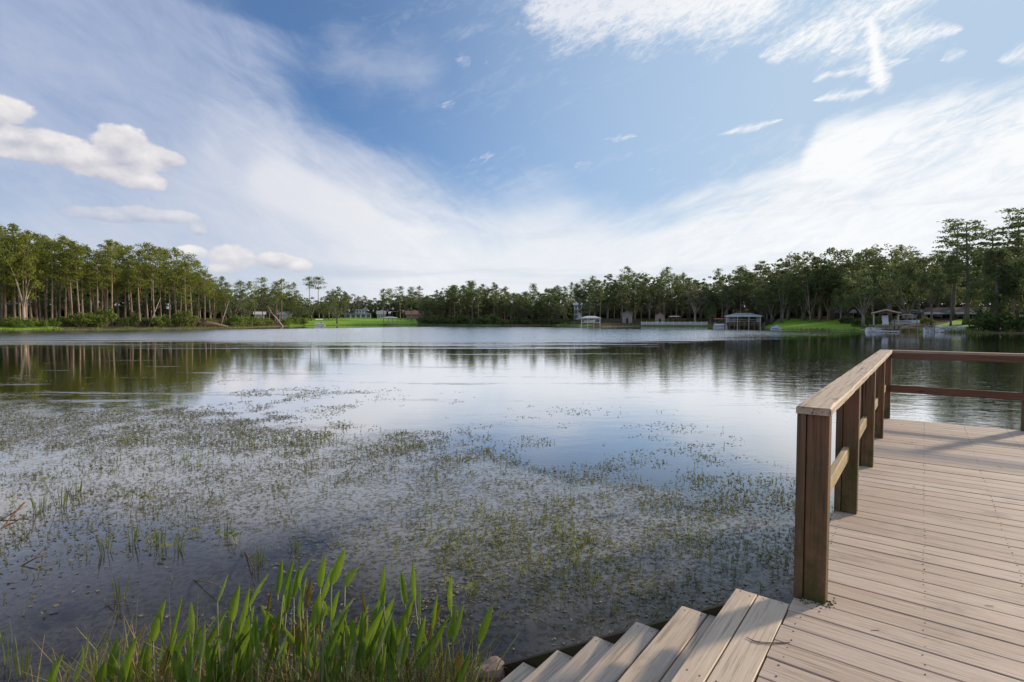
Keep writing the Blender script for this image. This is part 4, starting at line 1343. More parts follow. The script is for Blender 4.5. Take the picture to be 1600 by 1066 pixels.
# white picket fence
Yf0, Yf1 = shore_y(1002) + 7, shore_y(1105) + 7
a, b_ = at(1002, 505, Yf0), at(1105, 505, Yf1)
a.z = ground_z(a.x, a.y); b_.z = ground_z(b_.x, b_.y)
d = b_ - a; ln = Vector((d.x, d.y)).length
fo = thing('picket_fence', 'long white picket fence on the shore between the two boathouses', 'fence', a, math.atan2(d.y, d.x))
pk = MB().box(-0.09, 0.09, -0.09, 0.09, -0.3, 1.42).mesh('post', M['white'])
np_ = 12
for i in range(np_ + 1): link('post', pk, fo, (ln * i / np_, 0, 0))
for zz in (0.32, 1.02): bx('rail', fo, M['white'], 0, ln, -0.035, 0.035, zz - 0.05, zz + 0.05)
pm = MB().prism([(-0.06, 0.06), (0.06, 0.06), (0.06, 1.18), (0.0, 1.27), (-0.06, 1.18)], -0.062, -0.037, 1).mesh('picket', M['white'])
npk = 112
for i in range(npk):
    x = ln * (i + 0.5) / npk
    link('picket', pm, fo, (x, 0, 0))

# house high among the trees, shed, pavilion, gabled summer house
o, mpp, g = site('white_house', 'tall white house half hidden in the trees above the small hipped boathouse', 'house', 903, 40)
Yh = shore_y(903) + 40; z = lambda py: zrow(py, 903, Yh, g)
w = 12 * mpp / 2
bx('wall', o, M['white'], -w, w, 0, 6, 0, z(477))
gable_roof(o, M['roof_pale'], -w - 0.5, w + 0.5, -0.8, 6.8, z(477), z(473.5))
for xx in (-w * 0.5, w * 0.45):
    window(o, xx, z(480.5), 1.0, 1.2, 0); window(o, xx, z(487), 1.0, 1.3, 0)
bx('balcony', o, M['offwhite'], -w, w, -1.6, -0.02, z(484.2), z(483.2))
for xx in (-w + 0.15, w - 0.15): bx('balcony_post', o, M['white'], xx - 0.1, xx + 0.1, -1.5, -1.3, 0, z(484.2) - 0.01)
for nm, lab, px, off, ww, pr, pe, wl, rf, op in (('shed', 'small grey gabled shed in the trees west of the picket fence', 980, 16, 15, 486, 490.5, 'greywood', 'roof_grey', False),
                                         ('summer_house', 'brown summer house with a steep gable behind the picket fence', 1031, 14, 14, 488, 493, 'pinkwall', 'roof_red', False),
                                         ('pavilion', 'open tan-roofed pavilion behind the middle of the picket fence', 1054, 13, 19, 493.4, 495.4, 'brownwood', 'tan', True)):
    o, mpp, g = site(nm, lab, nm.replace('_', ' '), px, off)
    Yh = shore_y(px) + off; z = lambda py: zrow(py, px, Yh, g)
    w = ww * mpp / 2
    if op:
        for xx in (-w * 0.9, -w * 0.3, w * 0.3, w * 0.9):
            for yy in (0.1, 2.9): bx('post', o, M[wl], xx - 0.08, xx + 0.08, yy - 0.08, yy + 0.08, 0, z(pe) - 0.003)
        hip_roof(o, M[rf], -w, w, -0.4, 3.4, z(pe), z(pr), 1.2)
    else:
        ht = z(pe)
        link('wall', MB().prism([(-w, 0), (w, 0), (w, ht), (0, z(pr) - 0.05), (-w, ht)], 0, 3.5, 1).mesh('wall', M[wl]), o)
        gable_roof(o, M[rf], -w - 0.3, w + 0.3, -0.5, 3.9, ht, z(pr), 'y')
        bx('door', o, M['dark'], -0.45, 0.45, -0.03, -0.004, 0.0, 2.0)
        for xx in (-w * 0.62, w * 0.62): window(o, xx, 1.4, 0.6, 0.8, 0)

# low white-roofed house at the back of the eastern lawn
o, mpp, g = site('house', 'low dark house with a white roof edge behind the bright eastern lawn', 'house', 1324, 46)
Yh = shore_y(1324) + 46; z = lambda py: zrow(py, 1324, Yh, g)
w = 36 * mpp / 2
bx('wall', o, M['pinkwall'], -w, w * 0.3, 0, 6, 0, z(490))
bx('porch', o, M['dark'], w * 0.3 + 0.01, w, 1.2, 6, 0, z(490))  # solid box; the open porch's shade is put into its dark colour
gable_roof(o, M['roof_pale'], -w * 0.2, w + 0.6, -1.4, 7.4, z(489.6), z(484.6))
gable_roof(o, M['roof_brown'], -w - 0.6, -w * 0.22, -0.8, 6.8, z(490) + 0.01, z(486))
for xx in (0.36, 0.62, 0.95): bx('column', o, M['white'], w * xx - 0.12, w * xx + 0.12, -1.2, -0.96, 0, z(489.6) - 0.01)
window(o, -w * 0.4, 1.4, 1.4, 1.2, 0)

# brown gabled boathouse with its dock
Yg = shore_y(1388) + 1.0
o, mpp, g = site('boathouse', 'brown gabled boathouse on timber posts at the end of the eastern lawn', 'boathouse', 1384, None, Yg, 0.0)
z = lambda py: zrow(py, 1384, Yg, 0.0)
w = 31 * mpp / 2
gable_roof(o, M['roof_red'], -w, w, -0.6, 6.5, z(490.2), z(484.6), 'y', 0.2)
link('gable', MB().prism([(-w + 0.25, z(490.2) + 0.02), (w - 0.25, z(490.2) + 0.02), (0, z(485.0))], 0.1, 0.2, 1).mesh('gable', M['brownwood']), o)
for xx in (-w * 0.84, w * 0.84):
    bx('barge_board', o, M['tan'], xx - 0.1, xx + 0.1, -0.1, 0.1, z(508), z(490.4))
    bx('post', o, M['tan'], xx - 0.12, xx + 0.12, 5.6, 5.84, z(508), z(490.4))
for sx in (-1, 1):
    link('barge_board', MB().prism([(0, z(484.6) + 0.22), (sx * (w + 0.05), z(490.2) + 0.2), (sx * (w + 0.05), z(490.2) - 0.05), (0, z(484.6) - 0.05)][::sx], -0.72, -0.62, 1).mesh('barge_board', M['tan']), o)
bx('floor', o, M['greywood'], -w, w, -0.4, 6.0, z(509), z(508))
link('leaning_panel', MB().box(-0.55, 0.55, -0.05, 0.05, 0, 2.0).mesh('leaning_panel', M['hull']), o, (0.0, 1.0, z(507.6)), (R(-12), R(-6), 0))
for xx in (-w * 0.9, 0, w * 0.9):
    for yy in (-0.2, 2.8, 5.6): bx('piling', o, M['greywood'], xx - 0.12, xx + 0.12, yy - 0.12, yy + 0.12, -1.5, z(509) - 0.003)
bt, mpp, g = site('motorboat', 'white motorboat under a cream canopy on a lift beside the brown gabled boathouse', 'boat', 1415, None, Yg + 1.5, 0.0)
zb = zrow(505, 1415, Yg + 1.5, 0.0)
link('hull', hull_mesh(4.8, 1.9, 0.8, M['hull']), bt, (0, 0, zb - 0.25), (0, 0, 0.12))
link('stripe', MB().box(-2.2, 0.8, -0.965, -0.95, 0.45, 0.58).mesh('stripe', M['navy']), bt, (0, 0, zb - 0.25), (0, 0, 0.12))
cp = link('canopy', MB().prism([(-1.8, 1.6), (-0.3, 2.2), (1.2, 2.15), (1.25, 2.05), (-0.3, 2.1), (-1.85, 1.5)], -0.85, 0.85, 1).mesh('canopy', M['cream']), bt, (0, 0, zb - 0.25))
for xx, zz in ((-1.5, 1.62), (1.1, 2.08)):
    for yy in (-0.8, 0.8): link('canopy_pole', MB().tube([(xx, yy, 0.78), (xx, yy, zz)], 0.03, 6).mesh('canopy_pole', M['offwhite']), cp)
lf = [(-1.9, 0), (1.9, 0)]
for xx in (-1.9, 1.9): bx('lift_beam', bt, M['greywood'], xx - 0.1, xx + 0.1, -1.2, 1.2, zb - 0.46, zb - 0.27)
for xx in (-1.9, 1.9):
    for yy in (-1.2, 1.2): bx('lift_post', bt, M['greywood'], xx - 0.08, xx + 0.08, yy + (0.01 if yy > 0 else -0.17), yy + (0.17 if yy > 0 else -0.01), -1.4, zb + 0.9)
dk, mpp, g = site('boat_dock', 'low grey dock on white-capped pilings joining the gabled boathouse to the stone wall', 'dock', 1408, None, Yg - 2.2, 0.0)
w = 66 * mpp / 2
for i in range(22): bx('dock_plank', dk, M['greywood'], -w + i * 2 * w / 22 + 0.015, -w + (i + 1) * 2 * w / 22 - 0.015, 0, 1.7, zrow(508.6, 1408, Yg - 2.2, 0) - 0.1, zrow(508.6, 1408, Yg - 2.2, 0))
for i in range(9):
    for yy in (-0.02, 1.6):
        pz = link('piling', MB().tube([(-w + i * 2 * w / 8, yy - 0.12, -1.5), (-w + i * 2 * w / 8, yy - 0.12, zrow(506.6, 1408, Yg - 2.2, 0))], 0.1, 8).mesh('piling', M['greywood']), dk)
low, mpp, g = site('swim_platform', 'low pale floating platform tied before the brown gabled boathouse', 'platform', 1388, None, Yg - 4.6, 0.0)
bx('deck', low, M['offwhite'], -1.9, 1.9, 0, 1.9, 0.10, 0.30)
for xx in (-1.7, 1.7): bx('float', low, M['stone'], xx - 0.2, xx + 0.2, 0.1, 1.8, -0.25, 0.097)

# long brown-roofed house on the east
Yh = shore_y(1470) + 30
o, mpp, g = site('house', 'long brown-roofed house with white eave and dark porch behind the stone wall', 'house', 1480, None, Yh)
z = lambda py: zrow(py, 1480, Yh, g)
w = 88 * mpp / 2
ze = z(488.6)
bx('end_wall', o, M['tan'], -w, -w * 0.46, 0, 7, 0, ze)
bx('porch', o, M['dark'], -w * 0.46 + 0.01, w, 2.6, 7, 0, ze)  # porch built solid, its shade painted on as near-black
gable_roof(o, M['roof_brown'], -w * 0.5, w + 0.6, -0.9, 8.2, ze + 0.01, z(480.8))
gable_roof(o, M['roof_grey'], -w - 0.5, -w * 0.502, -0.6, 7.6, ze + 0.02, z(483.6))
bx('fascia', o, M['white'], -w * 0.5, w + 0.6, -0.96, -0.905, ze - 0.42, ze + 0.14)
for xx in (-0.44, -0.12, 0.2, 0.52, 0.84): bx('column', o, M['greywood'], w * xx - 0.12, w * xx + 0.12, -0.5, -0.26, 0, ze - 0.005)
window(o, -w * 0.74, 1.5, 1.3, 1.1, 0)
for xx in (-0.2, 0.3, 0.7): window(o, w * xx, 1.3, 1.5, 1.6, 2.6)
o, mpp, g = site('patio_umbrella', 'half-open teal umbrella and cover in the dark porch of the long brown-roofed house', 'umbrella', 1478, None, Yh - 1.6)
link('pole', MB().tube([(0, 0, 0), (0, 0, 2.1)], 0.03, 6).mesh('pole', M['greywood']), o)
link('canopy', MB().add([(1.25 * math.cos(k * PI / 4), 1.25 * math.sin(k * PI / 4), 1.55) for k in range(8)] + [(0, 0, 2.15)], [(k, (k + 1) % 8, 8) for k in range(8)]).mesh('canopy', M['teal']), o)

# pale rubble wall along the eastern water's edge
def rubble(name, label, px0, px1, py, height, n, cat='stone wall'):
    c_ = on_water((px0 + px1) / 2, py)
    o = thing(name, label, cat, (c_.x, c_.y, 0))
    mb = MB()
    g = random.Random(px0)
    for i in range(n):
        s = g.random(); q = g.random()
        p = on_water(px0 + (px1 - px0) * s, py)
        dr = Vector((p.x - CX, p.y - CY)).normalized()
        p = Vector((p.x + dr.x * (q * 0.8 + 0.1) - c_.x, p.y + dr.y * (q * 0.8 + 0.1) - c_.y, -0.1 + q * height))
        r_ = g.uniform(0.16, 0.30)
        vs = []
        for a in range(5): vs.append(p + Vector((math.cos(a * 1.257) * r_ * g.uniform(0.8, 1.2), math.sin(a * 1.257) * r_ * g.uniform(0.8, 1.2), g.uniform(-0.07, 0.07))))
        vs += [p + Vector((g.uniform(-.05, .05), g.uniform(-.05, .05), r_ * g.uniform(0.6, 0.95))), p - Vector((0, 0, r_ * 0.7))]
        mb.add([tuple(v_) for v_ in vs], [(a, (a + 1) % 5, 5) for a in range(5)] + [((a + 1) % 5, a, 6) for a in range(5)])
    link('stone', mb.mesh('stone', M['stone']), o, kind='stuff')
    back = MB()
    for i in range(14):
        for s0, s1 in ((i / 14, (i + 1) / 14),):
            p, q = on_water(px0 + (px1 - px0) * s0, py), on_water(px0 + (px1 - px0) * s1, py)
            dr = Vector((p.x - CX, p.y - CY)).normalized()
            A = Vector((p.x + dr.x * 0.9 - c_.x, p.y + dr.y * 0.9 - c_.y, 0)); B_ = Vector((q.x + dr.x * 0.9 - c_.x, q.y + dr.y * 0.9 - c_.y, 0))
            C_, D_ = A + Vector((dr.x, dr.y, 0)) * 0.6, B_ + Vector((dr.x, dr.y, 0)) * 0.6
            up_ = Vector((0, 0, height))
            back.add([A - Vector((0, 0, 0.5)), B_ - Vector((0, 0, 0.5)), D_ - Vector((0, 0, 0.5)), C_ - Vector((0, 0, 0.5)), A + up_, B_ + up_, D_ + up_, C_ + up_],
                     [(0, 1, 5, 4), (1, 2, 6, 5), (2, 3, 7, 6), (3, 0, 4, 7), (4, 5, 6, 7)])
    link('backing', back.mesh('backing', M['stone']), o)


rubble('stone_wall', 'long pale rubble wall along the water before the brown-roofed house', 1442, 1522, 519.4, 1.15, 420)
rubble('stone_wall', 'short pale rubble bank by the brown gabled boathouse', 1352, 1380, 518.6, 0.85, 140)

# fallen timber on the west shore
o, mpp, g = site('uprooted_stump', 'big dark uprooted stump lying on the shore at the end of the sunlit pine wood', 'stump', 329, 2.6)
mb = MB()
mb.tube([(-2.2, 0.3, 0.6), (-0.8, 0.1, 1.2), (1.2, 0, 0.9), (4.6, -0.6, 0.2)], [0.95, 0.85, 0.55, 0.25], 9)
link('trunk', mb.mesh('trunk', M['brownwood'], smooth=True), o)
rr = random.Random(4)
for k in range(9):
    a = rr.uniform(0, 6.28); l_ = rr.uniform(0.8, 1.7)
    link('root', MB().tube([(-1.9, 0.2, 0.8), (-2.4, 0.2 + math.cos(a) * l_ * 0.6, 0.9 + math.sin(a) * l_ * 0.5), (-2.7 + rr.uniform(-0.4, 0.4), 0.2 + math.cos(a) * l_, max(0.1, 0.9 + math.sin(a) * l_))], [0.2, 0.12, 0.03], 5).mesh('root', M['brownwood']), o)
o, mpp, g = site('dead_tree', 'pale bare trunk leaning over the water in the cove past the pine wood', 'dead tree', 434, 2.0)
link('trunk', MB().tube([(1.8, 0, -0.3), (0.2, 0.2, 2.0), (-2.2, 0.4, 5.2), (-3.4, 0.3, 7.8)], [0.34, 0.28, 0.2, 0.06], 8).mesh('trunk', B['pale'], smooth=True), o)
for q0, q1 in (((-1.2, 0.3, 3.9), (0.4, 0.2, 6.2)), ((-2.2, 0.4, 5.2), (-3.8, 0.2, 5.9)), ((0.2, 0.2, 2.0), (1.8, 0.5, 3.6))):
    link('branch', MB().tube([q0, q1], [0.1, 0.03], 5).mesh('branch', B['pale']), o)
rr = random.Random(9)
for i, (px, a_) in enumerate(((232, 20), (344, 18))):
    wh = ('bare trunk leaning at the shore of the sunlit pine wood', 'bare snag leaning over the shore just past the uprooted stump')[i]
    o, mpp, g = site('dead_tree', wh, 'dead tree', px, 7)
    l_ = 7 + rr.random() * 4
    link('trunk', MB().tube([(0, 0, -0.3), (math.sin(R(a_)) * l_ * 0.5, 0.2, math.cos(R(a_)) * l_ * 0.5), (math.sin(R(a_)) * l_, 0, math.cos(R(a_)) * l_)], [0.17, 0.13, 0.05], 7).mesh('trunk', B['pale'], smooth=True), o)
    link('branch', MB().tube([(math.sin(R(a_)) * l_ * 0.6, 0.1, math.cos(R(a_)) * l_ * 0.6), (math.sin(R(a_)) * l_ * 0.6 + 1.1, 0.3, math.cos(R(a_)) * l_ * 0.6 + 0.9)], [0.07, 0.02], 5).mesh('branch', B['pale']), o)


# ------------------------------------------------------------------ water plants
def blade_mat(name, a, b_, tip, trans=0.35, rough=0.45):
    m = bpy.data.materials.new(name); m.use_nodes = True
    t = m.node_tree; t.nodes.clear()
    co = coords(t)
    rnd_ = obj_random(t)
    n1 = noise(t, scaled(t, co, (90, 90, 5)), 1.0, 3, 0.5)
    n2 = noise(t, scaled(t, co, (9, 9, 9), combine(t, rnd_ * 19.0, rnd_ * 7.0, 0.0)), 1.0, 4, 0.6)
    cc = mixc(t, rnd_, a, b_)
    cc = mixc(t, n2.smooth(0.48, 0.66) * 0.65, cc, tip)
    cc = mixc(t, n1.smooth(0.45, 0.62) * 0.45, cc, tuple(x * 0.5 for x in a))
    p = node(t, 'ShaderNodeBsdfPrincipled', {'Base Color': cc, 'Roughness': rough, 'Specular IOR Level': 0.4})
    tr = node(t, 'ShaderNodeBsdfTranslucent', {'Color': mixc(t, 0.5, cc, (0.28, 0.36, 0.03))})
    mx = node(t, 'ShaderNodeMixShader', {0: trans, 1: p.outputs[0], 2: tr.outputs[0]})
    t.links.new(mx.outputs[0], node(t, 'ShaderNodeOutputMaterial').inputs[0])
    return m


G = {'leaf': blade_mat('pickerelweed_leaf', (0.070, 0.165, 0.020), (0.140, 0.235, 0.028), (0.22, 0.27, 0.05), 0.45),
     'pale': blade_mat('pale_pickerelweed_leaf', (0.22, 0.30, 0.11), (0.26, 0.33, 0.14), (0.33, 0.36, 0.2)),
     'brown': blade_mat('dead_pickerelweed_leaf', (0.20, 0.085, 0.025), (0.24, 0.12, 0.035), (0.12, 0.06, 0.03), 0.25, 0.7),
     'stalk': blade_mat('pickerelweed_stalk', (0.15, 0.19, 0.05), (0.20, 0.22, 0.07), (0.25, 0.22, 0.10), 0.15),
     'straw': blade_mat('dead_reed', (0.24, 0.165, 0.07), (0.30, 0.215, 0.10), (0.16, 0.10, 0.045), 0.2, 0.8),
     'sprig': blade_mat('emergent_sprig', (0.155, 0.150, 0.066), (0.155, 0.150, 0.066), (0.25, 0.19, 0.10), 0.4, 0.6),
     'sprig_green': blade_mat('green_sprig', (0.20, 0.215, 0.060), (0.22, 0.23, 0.065), (0.30, 0.25, 0.11), 0.40, 0.6),
     'float': blade_mat('floating_weed', (0.165, 0.14, 0.075), (0.165, 0.14, 0.075), (0.34, 0.30, 0.20), 0.1, 0.35)}


def leaf_blade(base, tip, width, facing, bend):
    """lance-shaped folded blade from base to tip"""
    ax_ = tip - base; L_ = ax_.length; a = ax_.normalized()
    side = facing.cross(a)
    if side.length < 1e-3: side = Vector((1, 0, 0))
    side.normalize(); nrm = a.cross(side)
    n = 10; v = []; f = []
    for i in range(n + 1):
        s = i / n
        w = width * float(np.interp(s, (0, 0.06, 0.16, 0.34, 0.55, 0.75, 0.9, 1.0), (0.14, 0.45, 0.84, 1.0, 0.90, 0.64, 0.34, 0.0)))
        c_ = base + a * (L_ * s) + nrm * (bend * L_ * (s * s - s))
        fold = 0.22
        v += [c_ - side * w * 0.5 + nrm * w * fold, c_ - side * w * 0.25 + nrm * w * fold * 0.35, c_, c_ + side * w * 0.25 + nrm * w * fold * 0.35, c_ + side * w * 0.5 + nrm * w * fold]
    for i in range(n):
        for k in range(4): f.append((i * 5 + k, (i + 1) * 5 + k, (i + 1) * 5 + k + 1, i * 5 + k + 1))
    return v, f


# leaves seen in the photograph: tip x, tip y, blade base x, base y, kind
LV = [(100, 1020, 88, 1065, 'leaf'), (127, 1005, 111, 1065, 'leaf'), (164, 1032, 155, 1068, 'leaf'), (184, 992, 176, 1052, 'leaf'), (216, 991, 195, 1060, 'leaf'), (224, 978, 204, 1008, 'brown'),
      (234, 992, 232, 1060, 'leaf'), (259, 936, 242, 992, 'leaf'), (285, 930, 270, 995, 'leaf'), (299, 940, 301, 984, 'leaf'), (296, 978, 276, 1026, 'leaf'), (357, 895, 342, 935, 'pale'),
      (356, 950, 312, 1030, 'leaf'), (320, 970, 315, 1020, 'pale'), (375, 912, 364, 962, 'leaf'), (390, 915, 370, 995, 'leaf'), (264, 1010, 252, 1050, 'brown'), (441, 874, 435, 920, 'leaf'),
      (460, 872, 445, 922, 'leaf'), (467, 882, 460, 925, 'leaf'), (490, 869, 475, 915, 'leaf'), (509, 867, 502, 910, 'leaf'), (539, 857, 521, 905, 'leaf'), (560, 885, 542, 912, 'leaf'),
      (601, 882, 600, 937, 'leaf'), (626, 892, 632, 937, 'leaf'), (646, 874, 648, 930, 'leaf'), (657, 910, 656, 957, 'pale'), (706, 897, 705, 947, 'leaf'), (684, 927, 677, 975, 'leaf'),
      (712, 940, 701, 992, 'leaf'), (725, 942, 710, 995, 'leaf'), (770, 945, 752, 995, 'leaf'), (736, 1016, 707, 1075, 'leaf'), (617, 932, 600, 987, 'leaf'), (531, 920, 520, 962, 'leaf'),
      (421, 895, 395, 940, 'leaf'), (390, 912, 382, 965, 'leaf'), (540, 1017, 520, 1062, 'leaf'), (597, 930, 585, 980, 'leaf'), (647, 930, 620, 1000, 'leaf'), (447, 925, 443, 980, 'leaf'),
      (425, 915, 419, 952, 'brown'), (487, 902, 480, 942, 'brown'), (467, 1020, 472, 1065, 'pale'), (565, 915, 572, 955, 'brown'), (632, 1015, 640, 1065, 'brown'), (480, 900, 470, 955, 'leaf'),
      (520, 885, 506, 930, 'leaf'), (500, 925, 492, 970, 'leaf'), (455, 900, 448, 950, 'leaf'), (665, 960, 652, 1010, 'leaf'), (690, 940, 672, 990, 'brown'), (340, 1010, 330, 1050, 'leaf'),
      (378, 980, 372, 1025, 'leaf'), (402, 960, 398, 1000, 'leaf'), (612, 960, 606, 1010, 'leaf'), (640, 985, 628, 1035, 'leaf'), (575, 960, 566, 1010, 'leaf'), (300, 1010, 288, 1055, 'leaf'),
      (205, 1025, 200, 1068, 'leaf'), (546, 940, 532, 990, 'leaf'), (470, 960, 465, 1005, 'brown'), (700, 1010, 690, 1060, 'brown'), (425, 985, 420, 1030, 'leaf'), (250, 985, 246, 1030, 'leaf')]
# more blades filling the clump between them
fl = random.Random(33)
for k in range(90):
    x_ = fl.triangular(150, 735, 480); y_ = float(np.interp(x_, (90, 250, 430, 540, 650, 740), (1030, 985, 930, 925, 935, 985))) + fl.uniform(0, 75)
    l_ = fl.uniform(34, 78); sl = fl.gauss(0.12, 0.32)
    LV.append((x_ + l_ * sl, y_, x_, y_ + l_, 'leaf' if fl.random() < 0.74 else 'brown' if fl.random() < 0.75 else 'pale'))
LV = [(tx, ty, bx0 - (tx - bx0) * 0.22, by0 + (by0 - ty) * 0.22, kd) for (tx, ty, bx0, by0, kd) in LV]
LV.sort(key=lambda l: l[2])
groups = []
for l in LV:
    for q in groups:
        if abs(q[0][2] - l[2]) < 26 and len(q) < 6: q.append(l); break
    else: groups.append([l])
lr = random.Random(21)
for gi, q in enumerate(groups):
    bx_ = sum(l[2] for l in q) / len(q)
    by_ = sum(l[3] for l in q) / len(q)
    Yp = 3.05 + (1066 - by_) / 1066 * 3.2 + lr.uniform(-0.1, 0.15)
    base0 = at(bx_ - 8, 900, Yp); base0.z = -0.12
    tall = min(l[1] for l in q)
    n_b = sum(l[4] == 'brown' for l in q)
    desc = ('with a withered brown blade' if n_b else 'with a pale silvery blade' if any(l[4] == 'pale' for l in q) else 'with upright green blades')
    o = thing('pickerelweed_plant', f'green pickerelweed {desc}, {ordinal(gi + 1)} from the west in the waterside clump', 'water plant', base0, 0, 'pickerelweed clump by the stairs')
    for (tx, ty, bx0, by0, kd) in q:
        Yl = Yp + lr.uniform(-0.12, 0.12)
        tip, bs = at(tx, ty, Yl + lr.uniform(-0.05, 0.05)) - base0, at(bx0, by0, Yl) - base0
        fac = Vector((lr.uniform(-0.9, 0.9), -1, lr.uniform(-0.1, 0.5))).normalized()
        wd = (0.047 if kd == 'leaf' else 0.028) * lr.uniform(0.6, 1.3) * (1.7 if ty > 1010 and tx > 700 else 1.0)
        v, f = leaf_blade(bs, tip, wd, fac, lr.uniform(-0.15, 0.25) if lr.random() < 0.78 else lr.choice((-1, 1)) * lr.uniform(0.4, 0.75))
        lo = link('leaf', new_mesh('leaf', v, f, (G[kd],), True), o)
        if kd != 'leaf': lo['label'] = 'withered brown leaf blade' if kd == 'brown' else 'pale silvery leaf blade'
        root = Vector((lr.uniform(-0.10, 0.10) + (bs.x) * 0.5, lr.uniform(-0.08, 0.08), 0.0))
        midp = bs.lerp(root, 0.5) + Vector((lr.uniform(-0.03, 0.03), lr.uniform(-0.03, 0.03), 0.02))
        link('stalk', MB().tube([root, midp, bs + (tip - bs) * 0.04], [0.0085, 0.007, 0.0045], 6).mesh('stalk', G['stalk'] if kd != 'brown' else G['straw'], smooth=True), o)


# ------------------------------------------------------------------ fine weed nobody could count
def strands(name, roots, tops, widths, mids, m, **props):
    """thin two-bend blades, each a strip of three quads"""
    n = len(roots)
    d = tops - roots
    side = np.stack([-d[:, 1] + rng.normal(0, 0.3, n) * 0.3 + 0.15, d[:, 0] + 0.02, np.zeros(n)], 1)
    a_ = rng.random(n) * 2 * PI
    side = np.stack([np.cos(a_), np.sin(a_) * 0.6, np.zeros(n)], 1)
    side *= (widths / np.linalg.norm(side, axis=1))[:, None]
    V = np.stack([roots - side * 0.5, roots + side * 0.5, mids - side * 0.42, mids + side * 0.42, tops - side * 0.12, tops + side * 0.12], 1).reshape(-1, 3)
    k = np.arange(n) * 6
    F = np.concatenate([np.stack([k, k + 1, k + 3, k + 2], 1), np.stack([k + 2, k + 3, k + 5, k + 4], 1)])
    return link(name, new_mesh(name, V, F, (m,)), None, kind='stuff', **props)


def vnoise(x, y, s, seed):
    """smooth value noise, for how thickly weed grows"""
    g = np.random.default_rng(seed).random((64, 64))
    x, y = x * s, y * s
    xi, yi = np.floor(x).astype(int), np.floor(y).astype(int)
    fx, fy = x - xi, y - yi
    fx, fy = fx * fx * (3 - 2 * fx), fy * fy * (3 - 2 * fy)
    q = lambda i, j: g[i % 64, j % 64]
    return (q(xi, yi) * (1 - fx) + q(xi + 1, yi) * fx) * (1 - fy) + (q(xi, yi + 1) * (1 - fx) + q(xi + 1, yi + 1) * fx) * fy


def scatter(n, x0, x1, y0, y1, dens):
    """n points in a box on the water, thinned by dens(x, y) in 0..1"""
    out = []
    got = 0
    while got < n:
        x = rng.uniform(x0, x1, n); y = rng.uniform(y0, y1, n)
        # inside the view wedge, with a margin
        ok = (np.abs(x) < y * 1.08 + 1.0) & (rng.random(n) < dens(x, y))
        # keep clear of the deck and the stairs
        u = x * math.sin(TH) + y * math.cos(TH); v = -x * math.cos(TH) + y * math.sin(TH)
        ok &= ~((v < 0.55) & (u < 9.2)) & ~((u < 2.9) & (v < 2.75))
        out.append(np.stack([x[ok], y[ok]], 1)); got += int(ok.sum())
        if len(out) > 60: break
    return np.concatenate(out)[:n]


bX = [-40, -17, -9, -4, -1.3, 0.8, 3.8, 6, 10]
bY = [20, 17.5, 15, 12.6, 11, 8.9, 7.3, 6.6, 6]
def border_np(x): return np.interp(x, bX, bY)


def dens_main(x, y):
    b = border_np(x)
    m_ = 0.45 * vnoise(x, y, 0.55, 1) + 0.35 * vnoise(x, y, 1.7, 2) + 0.20 * vnoise(x, y, 4.1, 3)
    d = np.clip((b + (m_ - 0.5) * 6 - y) / 1.6, 0, 1)
    far_ = np.clip((b + 8 - y) / 8, 0, 1) * np.clip((m_ - 0.56) * 5, 0, 1) * 0.5
    nearf = np.clip((y - 3.2) / 1.6, 0.15, 1)
    nearf = np.where(x < -0.8, np.clip((y - 4.2) / 3.2, 0.16, 1), nearf)
    return np.clip(np.maximum(d * np.clip((m_ - 0.30) * 3.2, 0.06, 1), far_) * nearf, 0, 1)


# flecks lying on the surface
pts = scatter(44000, -24, 7, 3.3, 24, dens_main)
n = len(pts)
a = rng.random(n) * 2 * PI
ln_ = rng.uniform(0.008, 0.028, n) * (1 + np.clip((pts[:, 1] - 8) / 10, 0, 1.5)); wd_ = ln_ * rng.uniform(0.3, 0.75, n)
dx_, dy_ = np.cos(a), np.sin(a)
z0 = rng.uniform(0.002, 0.006, n)
def corner(sx, sy, dz): return np.stack([pts[:, 0] + dx_ * ln_ * sx - dy_ * wd_ * sy, pts[:, 1] + dy_ * ln_ * sx + dx_ * wd_ * sy, z0 + dz], 1)
V = np.stack([corner(-1, 0, 0), corner(0, -1, rng.uniform(0, 0.010, n)), corner(1, 0, rng.uniform(0, 0.012, n)), corner(0.1, 1, rng.uniform(0, 0.006, n))], 1).reshape(-1, 3)
link('floating_weeds', new_mesh('floating_weeds', V, np.arange(n * 4).reshape(-1, 4), (G['float'],)), None, kind='stuff')


